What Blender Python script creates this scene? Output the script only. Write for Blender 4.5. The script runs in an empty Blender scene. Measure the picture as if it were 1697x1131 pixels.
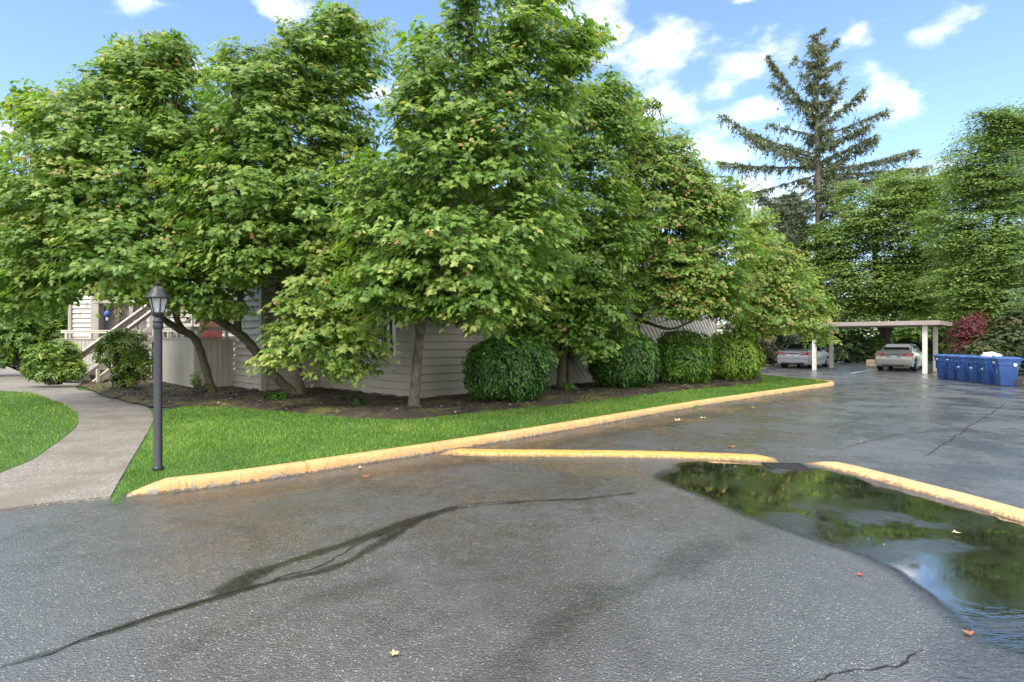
import bpy, bmesh, math, random
import numpy as np
from mathutils import Vector

S = bpy.context.scene
COL = S.collection
RNG = np.random.RandomState(7)
random.seed(7)
R = math.radians

# ------------------------------------------------------------------ camera
F_PX, CX, CY, CAM_H = 950.0, 848.5, 565.0, 1.6
cam_d = bpy.data.cameras.new('camera')
cam_d.sensor_width = 36.0
cam_d.lens = 36.0 * F_PX / 1697.0
cam_d.clip_start = 0.05
cam_d.clip_end = 3000
cam = bpy.data.objects.new('camera', cam_d)
cam.location = (0, 0, CAM_H)
cam.rotation_euler = (R(90), 0, 0)
COL.objects.link(cam)
S.camera = cam

# ------------------------------------------------------------------ sun, sky, exposure
SUN_EL, SUN_AZ = R(52), R(205)      # azimuth clockwise from +Y: behind the camera, to the left
sd = Vector((math.sin(SUN_AZ) * math.cos(SUN_EL), math.cos(SUN_AZ) * math.cos(SUN_EL), math.sin(SUN_EL)))
sun_d = bpy.data.lights.new('sun', 'SUN')
sun_d.energy = 1.8
sun_d.angle = R(28)
sun_d.color = (1.0, 0.955, 0.88)
sun = bpy.data.objects.new('sun', sun_d)
sun.rotation_euler = sd.to_track_quat('Z', 'Y').to_euler()
sun.location = (0, 0, 40)
COL.objects.link(sun)
S.view_settings.view_transform = 'Standard'
S.view_settings.look = 'None'
S.view_settings.exposure = 1.1
S.view_settings.gamma = 1.0

CLOUDS = [  # photo pixel centre and radii, turned into azimuth / elevation of the real sky
    (255, 6, 62, 22), (480, 6, 52, 24), (345, 105, 42, 22), (10, 214, 52, 40), (640, 152, 60, 26),
    (845, 40, 46, 46), (975, 22, 66, 40), (1010, 52, 40, 26), (1270, 62, 30, 20),
    (1085, 108, 110, 56), (1205, 118, 96, 60), (1135, 182, 130, 50), (1235, 186, 70, 36), (1235, 250, 150, 40),
    (1405, 70, 56, 38), (1545, 62, 76, 40), (1430, 150, 62, 42), (1475, 170, 40, 30),
    (1560, 286, 80, 22), (1290, 335, 170, 52), (1230, 2, 30, 10), (560, 330, 160, 60), (1500, 350, 170, 50),
    (1085, 285, 60, 30)]

def build_world():
    w = bpy.data.worlds.new('World')
    S.world = w
    w.use_nodes = True
    nt = w.node_tree
    nt.nodes.clear()
    N, L = nt.nodes.new, nt.links.new
    def math_(op, a, b=None, c=None, clamp=False):
        n = N('ShaderNodeMath'); n.operation = op; n.use_clamp = clamp
        for i, v in enumerate((a, b, c)):
            if v is None: continue
            if isinstance(v, (int, float)): n.inputs[i].default_value = v
            else: L(v, n.inputs[i])
        return n.outputs[0]
    out = N('ShaderNodeOutputWorld'); bg = N('ShaderNodeBackground')
    sky = N('ShaderNodeTexSky'); sky.sky_type = 'NISHITA'; sky.sun_disc = False
    sky.sun_elevation = SUN_EL; sky.sun_rotation = SUN_AZ
    sky.air_density = 1.0; sky.dust_density = 0.6; sky.ozone_density = 2.2
    tc = N('ShaderNodeTexCoord')
    sep = N('ShaderNodeSeparateXYZ'); L(tc.outputs['Generated'], sep.inputs[0])
    x, y, z = sep.outputs
    az = math_('ARCTAN2', x, y); el = math_('ARCSINE', z)
    comb = N('ShaderNodeCombineXYZ'); L(az, comb.inputs[0]); L(el, comb.inputs[1])
    wn = N('ShaderNodeTexNoise'); wn.inputs['Scale'].default_value = 11.0; wn.inputs['Detail'].default_value = 5
    L(tc.outputs['Generated'], wn.inputs['Vector'])
    ws_ = N('ShaderNodeVectorMath'); ws_.operation = 'MULTIPLY_ADD'; L(wn.outputs['Color'], ws_.inputs[0])
    ws_.inputs[1].default_value = (0.16, 0.09, 0); ws_.inputs[2].default_value = (-0.08, -0.045, 0)
    wa = N('ShaderNodeVectorMath'); wa.operation = 'ADD'; L(comb.outputs[0], wa.inputs[0]); L(ws_.outputs[0], wa.inputs[1])
    comb = wa
    dist = None
    for (px, py, rx, ry) in CLOUDS:
        dx, dy = (px - CX) / F_PX, (CY - py) / F_PX
        a, e = math.atan(dx), math.atan2(dy, math.hypot(1, dx))
        k = F_PX * math.hypot(1, dx)
        sx, sy = k / rx, k / ry
        m = N('ShaderNodeVectorMath'); m.operation = 'MULTIPLY_ADD'
        L(comb.outputs[0], m.inputs[0])
        m.inputs[1].default_value = (sx, sy, 0); m.inputs[2].default_value = (-a * sx, -e * sy, 0)
        ln = N('ShaderNodeVectorMath'); ln.operation = 'LENGTH'; L(m.outputs[0], ln.inputs[0])
        dist = ln.outputs['Value'] if dist is None else math_('MINIMUM', dist, ln.outputs['Value'])
    nz = N('ShaderNodeTexNoise'); nz.inputs['Scale'].default_value = 9.0; nz.inputs['Detail'].default_value = 9
    nz.inputs['Roughness'].default_value = 0.62
    mp = N('ShaderNodeMapping'); mp.inputs['Scale'].default_value = (1.0, 1.0, 1.9)
    L(tc.outputs['Generated'], mp.inputs[0]); L(mp.outputs[0], nz.inputs['Vector'])
    nv = math_('SUBTRACT', nz.outputs['Fac'], 0.5)
    cl = math_('ADD', math_('SUBTRACT', 1.0, dist), math_('MULTIPLY', nv, 3.5))
    m1 = N('ShaderNodeMapRange'); m1.interpolation_type = 'SMOOTHSTEP'
    m1.inputs['From Min'].default_value = 0.0; m1.inputs['From Max'].default_value = 1.35
    m1.inputs['To Max'].default_value = 0.96
    L(cl, m1.inputs['Value'])
    # unseen bright cloud deck overhead and behind the viewer, added as fill light
    nz2 = N('ShaderNodeTexNoise'); nz2.inputs['Scale'].default_value = 2.6; nz2.inputs['Detail'].default_value = 6
    L(mp.outputs[0], nz2.inputs['Vector'])
    over = N('ShaderNodeMapRange'); over.interpolation_type = 'SMOOTHSTEP'
    over.inputs['From Min'].default_value = 0.56; over.inputs['From Max'].default_value = 0.74
    L(math_('MAXIMUM', z, math_('ADD', math_('MULTIPLY', y, -0.8), 0.60)), over.inputs['Value'])
    deck = N('ShaderNodeMapRange'); deck.interpolation_type = 'SMOOTHSTEP'
    deck.inputs['From Min'].default_value = 0.22; deck.inputs['From Max'].default_value = 0.46
    L(nz2.outputs['Fac'], deck.inputs['Value'])
    m2 = math_('MULTIPLY', over.outputs[0], deck.outputs[0])
    mask = math_('MAXIMUM', m1.outputs[0], m2, clamp=True)
    # cloud brightness: white tops, grey-blue bellies
    cr = N('ShaderNodeValToRGB')
    cr.color_ramp.elements[0].position = 0.36; cr.color_ramp.elements[0].color = (4.3, 4.6, 5.1, 1)
    cr.color_ramp.elements[1].position = 0.60; cr.color_ramp.elements[1].color = (5.6, 5.65, 5.75, 1)
    L(nz.outputs['Fac'], cr.inputs[0])
    tint = N('ShaderNodeMix'); tint.data_type = 'RGBA'; tint.blend_type = 'MULTIPLY'
    tint.inputs['Factor'].default_value = 1.0
    L(sky.outputs[0], tint.inputs['A']); tint.inputs['B'].default_value = SKY_TINT
    mix = N('ShaderNodeMix'); mix.data_type = 'RGBA'
    dk = N('ShaderNodeMix'); dk.data_type = 'RGBA'; L(m2, dk.inputs['Factor']); L(cr.outputs[0], dk.inputs['A']); dk.inputs['B'].default_value = (9.6, 9.7, 9.8, 1)
    L(mask, mix.inputs['Factor']); L(tint.outputs['Result'], mix.inputs['A']); L(dk.outputs['Result'], mix.inputs['B'])
    L(mix.outputs['Result'], bg.inputs['Color'])
    bg.inputs['Strength'].default_value = 0.15
    L(bg.outputs[0], out.inputs[0])
SKY_TINT = (0.96, 1.0, 1.05, 1)
build_world()

# ------------------------------------------------------------------ helpers
def P(px, py, z=0.0):
    """point of the photograph dropped on the plane at height z"""
    Y = (CAM_H - z) * F_PX / (py - CY)
    return np.array([(px - CX) * Y / F_PX, Y, z])
def Q(px, py, Y):
    """point of the photograph at distance Y"""
    return np.array([(px - CX) * Y / F_PX, Y, CAM_H + (CY - py) * Y / F_PX])
U = np.array([0.722, -0.692, 0.0])      # along the lot's rows
V = np.array([0.692, 0.722, 0.0])       # into the lot
ZUP = np.array([0, 0, 1.0])

def tag(o, label=None, cat=None, group=None, kind=None):
    if label: o['label'] = label
    if cat: o['category'] = cat
    if group: o['group'] = group
    if kind: o['kind'] = kind
    return o
def empty(name, loc, label, cat, group=None, rz=0.0):
    o = bpy.data.objects.new(name, None)
    o.empty_display_size = 0.2
    o.location = Vector([float(c) for c in loc]); o.rotation_euler = (0, 0, rz)
    COL.objects.link(o)
    return tag(o, label, cat, group)

class MB:
    """collects vertices and faces, links them as one mesh object"""
    def __init__(s): s.v, s.f, s.m, s.t = [], [], [], []
    def add(s, vs, fs, mi=0, tint=0.5):
        b = len(s.v)
        s.v.extend([tuple(float(c) for c in p) for p in vs])
        s.f.extend([tuple(b + i for i in f) for f in fs])
        s.m.extend([mi] * len(fs)); s.t.extend([tint] * len(fs))
    def box(s, c, size, ax=None, mi=0):
        c = np.array(c, float); h = np.array(size, float) / 2
        A = np.eye(3) if ax is None else np.array(ax, float)
        vs = [c + sx * h[0] * A[0] + sy * h[1] * A[1] + sz * h[2] * A[2] for sx in (-1, 1) for sy in (-1, 1) for sz in (-1, 1)]
        s.add(vs, [(0, 1, 3, 2), (4, 6, 7, 5), (0, 4, 5, 1), (2, 3, 7, 6), (0, 2, 6, 4), (1, 5, 7, 3)], mi)
    def bar(s, a, b, w, h, up=ZUP, mi=0):
        a, b = np.array(a, float), np.array(b, float)
        d = b - a; L = np.linalg.norm(d); d = d / L
        sd_ = np.cross(d, up); sd_ /= np.linalg.norm(sd_); u2 = np.cross(sd_, d)
        s.box((a + b) / 2, (L, w, h), (d, sd_, u2), mi)
    def tube(s, pts, rad, n=8, cap=True, mi=0, tint=0.5):
        pts = np.array(pts, float); k = len(pts)
        rad = np.full(k, rad) if np.isscalar(rad) else np.array(rad, float)
        tan = np.gradient(pts, axis=0); tan /= np.linalg.norm(tan, axis=1)[:, None] + 1e-9
        ref = np.array([0.0, 0, 1]) if abs(tan[0][2]) < 0.9 else np.array([1.0, 0, 0])
        vs = []
        for i in range(k):
            a = ref - tan[i] * ref.dot(tan[i]); a /= np.linalg.norm(a) + 1e-9
            b = np.cross(tan[i], a); ref = a
            for j in range(n):
                th = 2 * math.pi * j / n
                vs.append(pts[i] + rad[i] * (math.cos(th) * a + math.sin(th) * b))
        fs = [(i * n + j, i * n + (j + 1) % n, (i + 1) * n + (j + 1) % n, (i + 1) * n + j) for i in range(k - 1) for j in range(n)]
        if cap: fs += [tuple(range(n))[::-1], tuple((k - 1) * n + j for j in range(n))]
        s.add(vs, fs, mi, tint)
    def lathe(s, prof, n=16, c=(0, 0, 0), mi=0, rot=0.0):
        c = np.array(c, float); k = len(prof)
        vs = [c + np.array([r * math.cos(rot + 2 * math.pi * j / n), r * math.sin(rot + 2 * math.pi * j / n), z]) for r, z in prof for j in range(n)]
        fs = [(i * n + j, i * n + (j + 1) % n, (i + 1) * n + (j + 1) % n, (i + 1) * n + j) for i in range(k - 1) for j in range(n)]
        fs += [tuple(range(n))[::-1], tuple((k - 1) * n + j for j in range(n))]
        s.add(vs, fs, mi)
    def prism(s, poly, a, b, mi=0):
        """poly: list of 3-D points; swept from offset a to offset b (vectors)"""
        n = len(poly); poly = np.array(poly, float)
        s.add(list(poly + a) + list(poly + b),
              [tuple(range(n))[::-1], tuple(range(n, 2 * n))] + [(i, (i + 1) % n, n + (i + 1) % n, n + i) for i in range(n)], mi)
    def build(s, name, mats, parent=None, smooth=False, bevel=0.0, label=None, cat=None, group=None, kind=None, seg=2):
        me = bpy.data.meshes.new(name)
        me.from_pydata(s.v, [], s.f)
        mats = mats if isinstance(mats, (list, tuple)) else [mats]
        for m in mats: me.materials.append(m)
        if len(mats) > 1: me.polygons.foreach_set('material_index', s.m)
        bm = bmesh.new(); bm.from_mesh(me)
        bmesh.ops.recalc_face_normals(bm, faces=bm.faces)
        if bevel > 0:
            es = [e for e in bm.edges if len(e.link_faces) == 2 and e.calc_face_angle(0) > 0.5]
            bmesh.ops.bevel(bm, geom=es, offset=bevel, segments=seg, affect='EDGES', clamp_overlap=True)
        bm.to_mesh(me); bm.free()
        if smooth:
            me.polygons.foreach_set('use_smooth', [True] * len(me.polygons))
            try: me.set_sharp_from_angle(angle=R(40))
            except Exception: pass
        o = bpy.data.objects.new(name, me); COL.objects.link(o)
        if parent is not None:
            o.parent = parent
            o.matrix_parent_inverse = parent.matrix_basis.inverted()   # built in world space
        return tag(o, label, cat, group, kind)

def raw_mesh(name, verts, tris, mat, parent=None, face_tint=None, vert_attr=None, smooth=False):
    """fast mesh from numpy arrays; tris is (M,k)"""
    me = bpy.data.meshes.new(name)
    nv, (nf, k) = len(verts), tris.shape
    me.vertices.add(nv); me.vertices.foreach_set('co', np.ascontiguousarray(verts, dtype=np.float32).ravel())
    me.loops.add(nf * k); me.loops.foreach_set('vertex_index', np.ascontiguousarray(tris, dtype=np.int32).ravel())
    me.polygons.add(nf)
    me.polygons.foreach_set('loop_start', np.arange(0, nf * k, k, dtype=np.int32))
    me.polygons.foreach_set('loop_total', np.full(nf, k, dtype=np.int32))
    if smooth: me.polygons.foreach_set('use_smooth', np.ones(nf, dtype=bool))
    me.update(calc_edges=True)
    me.materials.append(mat)
    if face_tint is not None:
        a = me.attributes.new('tint', 'FLOAT', 'FACE'); a.data.foreach_set('value', face_tint.astype(np.float32))
    for nm, arr in (vert_attr or {}).items():
        a = me.attributes.new(nm, 'FLOAT', 'POINT'); a.data.foreach_set('value', arr.astype(np.float32))
    o = bpy.data.objects.new(name, me); COL.objects.link(o)
    if parent is not None:
        o.parent = parent; o.matrix_parent_inverse = parent.matrix_basis.inverted()
    return o

def nrm(a): return a / (np.linalg.norm(a, axis=-1, keepdims=True) + 1e-9)
def spline(pts, n=6):
    """Catmull-Rom through points (any number of columns)"""
    p = np.array(pts, float)
    if len(p) < 3: return np.array([p[0] + (p[-1] - p[0]) * t for t in np.linspace(0, 1, n + 1)])
    q = np.vstack([2 * p[0] - p[1], p, 2 * p[-1] - p[-2]])
    out = []
    for i in range(1, len(q) - 2):
        for t in np.linspace(0, 1, n, endpoint=False):
            out.append(0.5 * ((2 * q[i]) + (-q[i - 1] + q[i + 1]) * t + (2 * q[i - 1] - 5 * q[i] + 4 * q[i + 1] - q[i + 2]) * t * t
                              + (-q[i - 1] + 3 * q[i] - 3 * q[i + 1] + q[i + 2]) * t ** 3))
    out.append(p[-1])
    return np.array(out)

# ------------------------------------------------------------------ materials
class NT:
    def __init__(s, name):
        s.m = bpy.data.materials.new(name); s.m.use_nodes = True
        s.t = s.m.node_tree; s.b = s.t.nodes['Principled BSDF']; s.o = s.t.nodes['Material Output']
    def n(s, k, **kw):
        nd = s.t.nodes.new(k)
        for a, v in kw.items():
            if hasattr(nd, a): setattr(nd, a, v)
            else: s.set(nd.inputs[a.replace('_', ' ')], v)
        return nd
    def set(s, sock, v):
        if isinstance(v, bpy.types.NodeSocket): s.t.links.new(v, sock)
        else: sock.default_value = v
    def noise(s, scale, detail=4, rough=0.55, vec=None, stretch=None):
        nd = s.t.nodes.new('ShaderNodeTexNoise')
        nd.inputs['Scale'].default_value = scale; nd.inputs['Detail'].default_value = detail; nd.inputs['Roughness'].default_value = rough
        v = vec or s.pos()
        if stretch:
            mp = s.t.nodes.new('ShaderNodeMapping'); mp.inputs['Scale'].default_value = stretch; s.set(mp.inputs[0], v); v = mp.outputs[0]
        s.set(nd.inputs['Vector'], v)
        return nd.outputs['Fac']
    def vor(s, scale, feature='F1', rnd=1.0, vec=None):
        nd = s.t.nodes.new('ShaderNodeTexVoronoi'); nd.feature = feature
        nd.inputs['Scale'].default_value = scale; s.set(nd.inputs['Vector'], vec or s.pos())
        nd.inputs['Randomness'].default_value = rnd
        return nd
    def pos(s):
        if not hasattr(s, '_g'): s._g = s.t.nodes.new('ShaderNodeNewGeometry')
        return s._g.outputs['Position']
    def attr(s, name):
        nd = s.t.nodes.new('ShaderNodeAttribute'); nd.attribute_name = name
        return nd.outputs['Fac']
    def math(s, op, a, b=0.0, c=0.0, clamp=False):
        nd = s.t.nodes.new('ShaderNodeMath'); nd.operation = op; nd.use_clamp = clamp
        s.set(nd.inputs[0], a); s.set(nd.inputs[1], b); s.set(nd.inputs[2], c)
        return nd.outputs[0]
    def ramp(s, fac, stops):
        nd = s.t.nodes.new('ShaderNodeValToRGB'); e = nd.color_ramp.elements
        while len(e) < len(stops): e.new(0.5)
        for i, (p, c) in enumerate(stops):
            e[i].position = p; e[i].color = (*c, 1) if not isinstance(c, float) else (c, c, c, 1)
        s.set(nd.inputs[0], fac)
        return nd.outputs[0]
    def mapr(s, v, a, b, c=0.0, d=1.0):
        nd = s.t.nodes.new('ShaderNodeMapRange'); nd.interpolation_type = 'SMOOTHSTEP'
        s.set(nd.inputs['Value'], v)
        for k, x in zip(('From Min', 'From Max', 'To Min', 'To Max'), (a, b, c, d)): s.set(nd.inputs[k], x)
        return nd.outputs[0]
    def mix(s, f, a, b, blend='MIX'):
        nd = s.t.nodes.new('ShaderNodeMix'); nd.data_type = 'RGBA'; nd.blend_type = blend
        for k, v in (('Factor', f), ('A', a), ('B', b)):
            if isinstance(v, (tuple, list)) and len(v) == 3: v = (*v, 1)
            s.set(nd.inputs[k], v)
        return nd.outputs['Result']
    def bump(s, h, strength=0.3, dist=0.01, base=None):
        nd = s.t.nodes.new('ShaderNodeBump')
        s.set(nd.inputs['Height'], h); s.set(nd.inputs['Strength'], strength); s.set(nd.inputs['Distance'], dist)
        if base is not None: s.set(nd.inputs['Normal'], base)
        return nd.outputs[0]
    def done(s, col=None, rough=None, normal=None, metal=None, spec=None):
        for k, v in (('Base Color', col), ('Roughness', rough), ('Normal', normal), ('Metallic', metal), ('Specular IOR Level', spec)):
            if v is None: continue
            if k == 'Base Color' and isinstance(v, tuple) and len(v) == 3: v = (*v, 1)
            s.set(s.b.inputs[k], v)
        return s.m

def plain(name, col, rough=0.5, var=0.12, scale=6.0, bump=0.0, metal=0.0, streak=False):
    """painted / coated surface with weathering blotches of its own"""
    t = NT(name)
    f = t.noise(scale, 5, 0.6, stretch=(1, 1, 0.25) if streak else None)
    c0 = tuple(max(0, c * (1 - var)) for c in col); c1 = tuple(min(1, c * (1 + var)) for c in col)
    c = t.ramp(f, [(0.3, c0), (0.7, c1)])
    nm = t.bump(t.noise(scale * 14, 4), 0.35, bump) if bump else None
    return t.done(c, rough, nm, metal)

def leaf_mat(name, stops, rough=0.45, trans=0.35):
    t = NT(name)
    c = t.ramp(t.attr('tint'), stops)
    c2 = t.mix(t.math('MULTIPLY', t.noise(22, 2), 0.5), c, t.mix(1.0, c, (0.72, 0.8, 0.7), 'MULTIPLY'))
    t.done(c2, rough, None, None, 0.4)
    tr = t.t.nodes.new('ShaderNodeBsdfTranslucent')
    t.set(tr.inputs['Color'], t.mix(1.0, c2, (1.25, 1.35, 0.6), 'MULTIPLY'))
    ms = t.t.nodes.new('ShaderNodeMixShader'); ms.inputs[0].default_value = trans
    t.t.links.new(t.b.outputs[0], ms.inputs[1]); t.t.links.new(tr.outputs[0], ms.inputs[2])
    t.t.links.new(ms.outputs[0], t.o.inputs['Surface'])
    return t.m

MAPLE = leaf_mat('maple_leaf', [(0.0, (0.066, 0.138, 0.027)), (0.35, (0.138, 0.245, 0.047)), (0.62, (0.240, 0.345, 0.072)),
                                (0.80, (0.400, 0.420, 0.125)), (0.90, (0.450, 0.290, 0.110)), (1.0, (0.440, 0.210, 0.130))], 0.45, 0.45)
BEECH = leaf_mat('hornbeam_leaf', [(0.0, (0.070, 0.128, 0.030)), (0.5, (0.145, 0.232, 0.054)), (1.0, (0.29, 0.37, 0.105))], 0.5)
PALELEAF = leaf_mat('pale_leaf', [(0.0, (0.10, 0.18, 0.09)), (0.5, (0.17, 0.27, 0.13)), (1.0, (0.26, 0.36, 0.19))], 0.5)
LAUREL = leaf_mat('laurel_leaf', [(0.0, (0.022, 0.066, 0.012)), (0.5, (0.055, 0.145, 0.020)), (0.8, (0.15, 0.28, 0.030)), (1.0, (0.28, 0.40, 0.04))], 0.32, 0.25)
RHODO = leaf_mat('rhododendron_leaf', [(0.0, (0.030, 0.075, 0.016)), (0.5, (0.080, 0.165, 0.028)), (0.8, (0.17, 0.28, 0.04)), (1.0, (0.34, 0.38, 0.07))], 0.35, 0.25)
REDLEAF = leaf_mat('red_maple_leaf', [(0.0, (0.07, 0.012, 0.020)), (0.5, (0.15, 0.025, 0.040)), (1.0, (0.26, 0.09, 0.09))], 0.5)
DARKLEAF = leaf_mat('dark_shrub_leaf', [(0.0, (0.018, 0.035, 0.012)), (0.6, (0.05, 0.085, 0.025)), (1.0, (0.15, 0.11, 0.04))], 0.5, 0.2)
LIMELEAF = leaf_mat('lime_shrub_leaf', [(0.0, (0.08, 0.17, 0.035)), (0.5, (0.18, 0.30, 0.06)), (1.0, (0.33, 0.42, 0.12))], 0.5)
NEEDLE = leaf_mat('conifer_needle', [(0.0, (0.080, 0.108, 0.066)), (0.5, (0.145, 0.175, 0.100)), (1.0, (0.25, 0.245, 0.15))], 0.6, 0.15)
FLOWERY = leaf_mat('pale_blossom_leaf', [(0.0, (0.06, 0.07, 0.03)), (0.5, (0.22, 0.18, 0.12)), (1.0, (0.45, 0.38, 0.30))], 0.6)

def mk_bark(name, dark, light, moss, moss_amt):
    t = NT(name)
    f = t.math('ADD', t.noise(11, 7, 0.7, stretch=(1, 1, 0.5)), t.math('MULTIPLY', t.math('SUBTRACT', t.noise(2.6, 3), 0.5), 0.5))
    c = t.ramp(f, [(0.30, dark), (0.68, light)])
    up = t.t.nodes.new('ShaderNodeSeparateXYZ'); t.set(up.inputs[0], t._g.outputs['Normal'])
    mk = t.math('ADD', t.noise(5, 4), t.math('MULTIPLY', up.outputs[2], 0.22))
    c = t.mix(t.mapr(mk, 0.62 - moss_amt, 0.78 - moss_amt), c, moss)
    nm = t.bump(t.noise(40, 5, 0.7, stretch=(1, 1, 0.4)), 0.7, 0.03)
    return t.done(c, 0.85, nm)
BARK = mk_bark('mossy_bark', (0.030, 0.024, 0.018), (0.135, 0.115, 0.090), (0.080, 0.085, 0.018), 0.16)
BARK_PALE = mk_bark('pale_bark', (0.026, 0.020, 0.016), (0.155, 0.130, 0.104), (0.10, 0.10, 0.04), 0.06)
BARK_DARK = mk_bark('dark_bark', (0.020, 0.016, 0.012), (0.075, 0.062, 0.050), (0.05, 0.06, 0.02), 0.05)
# ------------------------------------------------------------------ ground, road
def seg_dist(pts, poly, closed=False):
    """distance of 2-D points to a polyline, and the parameter along it"""
    poly = np.array(poly, float)[:, :2]
    if closed: poly = np.vstack([poly, poly[:1]])
    best = np.full(len(pts), 1e9)
    for a, b in zip(poly[:-1], poly[1:]):
        d = b - a; t = np.clip(((pts - a) @ d) / (d @ d + 1e-12), 0, 1)
        best = np.minimum(best, np.hypot(*(pts - a - t[:, None] * d).T))
    return best
def inside(pts, poly):
    poly = np.array(poly, float)[:, :2]; r = np.zeros(len(pts), bool); n = len(poly)
    for i in range(n):
        (x1, y1), (x2, y2) = poly[i], poly[(i + 1) % n]
        if y1 == y2: continue
        c = ((y1 > pts[:, 1]) != (y2 > pts[:, 1])) & (pts[:, 0] < (x2 - x1) * (pts[:, 1] - y1) / (y2 - y1) + x1)
        r ^= c
    return r
def sdf(pts, poly): return np.where(inside(pts, poly), -1, 1) * seg_dist(pts, poly, True)
def sm(a, b, x):
    t = np.clip((x - a) / (b - a), 0, 1); return t * t * (3 - 2 * t)
def vnoise(p, scale, seed=0):
    """cheap smooth value noise in 2-D for laying out stains"""
    r = np.random.RandomState(seed); g = r.rand(256, 256)
    q = p * scale; i = np.floor(q).astype(int); f = q - i; f = f * f * (3 - 2 * f)
    a = g[i[:, 0] % 256, i[:, 1] % 256]; b = g[(i[:, 0] + 1) % 256, i[:, 1] % 256]
    c = g[i[:, 0] % 256, (i[:, 1] + 1) % 256]; d = g[(i[:, 0] + 1) % 256, (i[:, 1] + 1) % 256]
    return (a * (1 - f[:, 0]) + b * f[:, 0]) * (1 - f[:, 1]) + (c * (1 - f[:, 0]) + d * f[:, 0]) * f[:, 1]

def asphalt():
    t = NT('wet_asphalt')
    pool, wet, crack = t.attr('pool'), t.attr('wet'), t.attr('crack')
    big = t.noise(0.7, 5, 0.6); mid = t.noise(5, 5, 0.65); fine = t.noise(60, 3, 0.6)
    v = t.vor(78); v2 = t.vor(170)
    vc = t.t.nodes.new('ShaderNodeSeparateColor'); t.set(vc.inputs[0], v.outputs['Color'])
    vc2 = t.t.nodes.new('ShaderNodeSeparateColor'); t.set(vc2.inputs[0], v2.outputs['Color'])
    base = t.mix(t.mapr(mid, 0.3, 0.7), (0.027, 0.0285, 0.032), (0.052, 0.054, 0.059))
    base = t.mix(t.mapr(big, 0.4, 0.7), base, (0.038, 0.039, 0.041))
    # exposed stones: brownish and pale chips set in the binder
    stone = t.ramp(vc.outputs[1], [(0.0, (0.050, 0.050, 0.051)), (0.5, (0.115, 0.112, 0.108)), (0.85, (0.25, 0.235, 0.21)), (1.0, (0.50, 0.475, 0.43))])
    sm_ = t.math('MULTIPLY', t.mapr(v.outputs['Distance'], 0.42, 0.30), t.math('MULTIPLY', t.mapr(vc.outputs[0], 0.35, 0.60), t.mapr(t.noise(0.9, 4), 0.35, 0.62, 0.55, 1.0)))
    st2 = t.math('MULTIPLY', t.mapr(v2.outputs['Distance'], 0.40, 0.28), t.mapr(vc2.outputs[0], 0.60, 0.80))
    c = t.mix(sm_, base, stone)
    c = t.mix(t.math('MULTIPLY', st2, 0.6), c, (0.15, 0.143, 0.132))
    c = t.mix(t.math('MULTIPLY', t.mapr(t.math('ADD', wet, t.math('MULTIPLY', t.math('SUBTRACT', t.noise(16, 5, 0.7), 0.5), 0.7)), 0.12, 0.75), 0.80), c, (0.010, 0.0095, 0.009))
    c = t.mix(t.math('MULTIPLY', pool, 0.80), c, (0.012, 0.012, 0.009))
    c = t.mix(crack, c, (0.006, 0.006, 0.006))
    wf = t.mapr(t.math('ADD', wet, t.math('MULTIPLY', t.math('SUBTRACT', t.noise(26, 6, 0.75), 0.5), 1.3)), 0.10, 1.0)
    damp = t.mapr(t.math('ADD', t.noise(0.45, 6, 0.6), t.math('MULTIPLY', t.noise(6, 5, 0.7), 0.16)), 0.54, 0.66)
    c = t.mix(t.math('MULTIPLY', damp, 0.42), c, (0.014, 0.013, 0.012))
    # roughness: damp film in patches, standing water mirror smooth
    film = t.mapr(t.math('ADD', t.noise(0.8, 7, 0.62), t.math('MULTIPLY', t.noise(9, 4), 0.20)), 0.48, 0.72)
    r = t.math('MULTIPLY_ADD', film, -0.20, 0.44)
    r = t.math('MULTIPLY_ADD', wet, -0.06, r)
    pm = t.mapr(t.math('ADD', pool, t.math('MULTIPLY', t.math('SUBTRACT', t.noise(6, 7, 0.7), 0.5), 1.5)), 0.15, 0.95)
    rr = t.t.nodes.new('ShaderNodeMix'); t.set(rr.inputs[0], pm); t.set(rr.inputs[2], r); t.set(rr.inputs[3], t.mapr(t.noise(2.2, 5, 0.6), 0.40, 0.66, 0.02, 0.15))
    h = t.math('ADD', t.math('MULTIPLY', v.outputs['Distance'], -1.0), t.math('MULTIPLY', fine, 0.8))
    rip = t.attr('ripple')
    h = t.math('ADD', h, t.math('MULTIPLY', v2.outputs['Distance'], -0.5))
    stg = t.math('MULTIPLY', t.math('MULTIPLY', t.math('SUBTRACT', 1.0, t.math('MULTIPLY', pm, 0.985)), 0.8), t.math('MULTIPLY_ADD', wf, -0.72, 1.0))
    nm = t.bump(h, stg, 0.0055)
    nm = t.bump(t.math('MULTIPLY', crack, -1.0), 0.6, 0.02, nm)
    wv = t.noise(16, 3, 0.5, stretch=(0.6, 1.5, 1))
    nm = t.bump(wv, t.math('MULTIPLY', rip, 0.5), 0.03, nm)
    spec = t.math('MULTIPLY_ADD', t.math('MULTIPLY', wf, t.math('SUBTRACT', 1.0, pm)), -0.55, 0.95)
    cw = t.math('MAXIMUM', t.math('MULTIPLY_ADD', film, 0.55, 0.45), t.math('MAXIMUM', pm, wet))
    t.set(t.b.inputs['Coat Weight'], cw)
    cwr = t.t.nodes.new('ShaderNodeMix'); t.set(cwr.inputs[0], pm); t.set(cwr.inputs[2], t.math('MULTIPLY_ADD', wf, -0.08, t.math('MULTIPLY_ADD', film, -0.22, 0.36))); t.set(cwr.inputs[3], t.mapr(t.noise(2.2, 5, 0.6), 0.42, 0.68, 0.015, 0.12))
    t.set(t.b.inputs['Coat Roughness'], cwr.outputs[0]); t.b.inputs['Coat IOR'].default_value = 1.72
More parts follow.
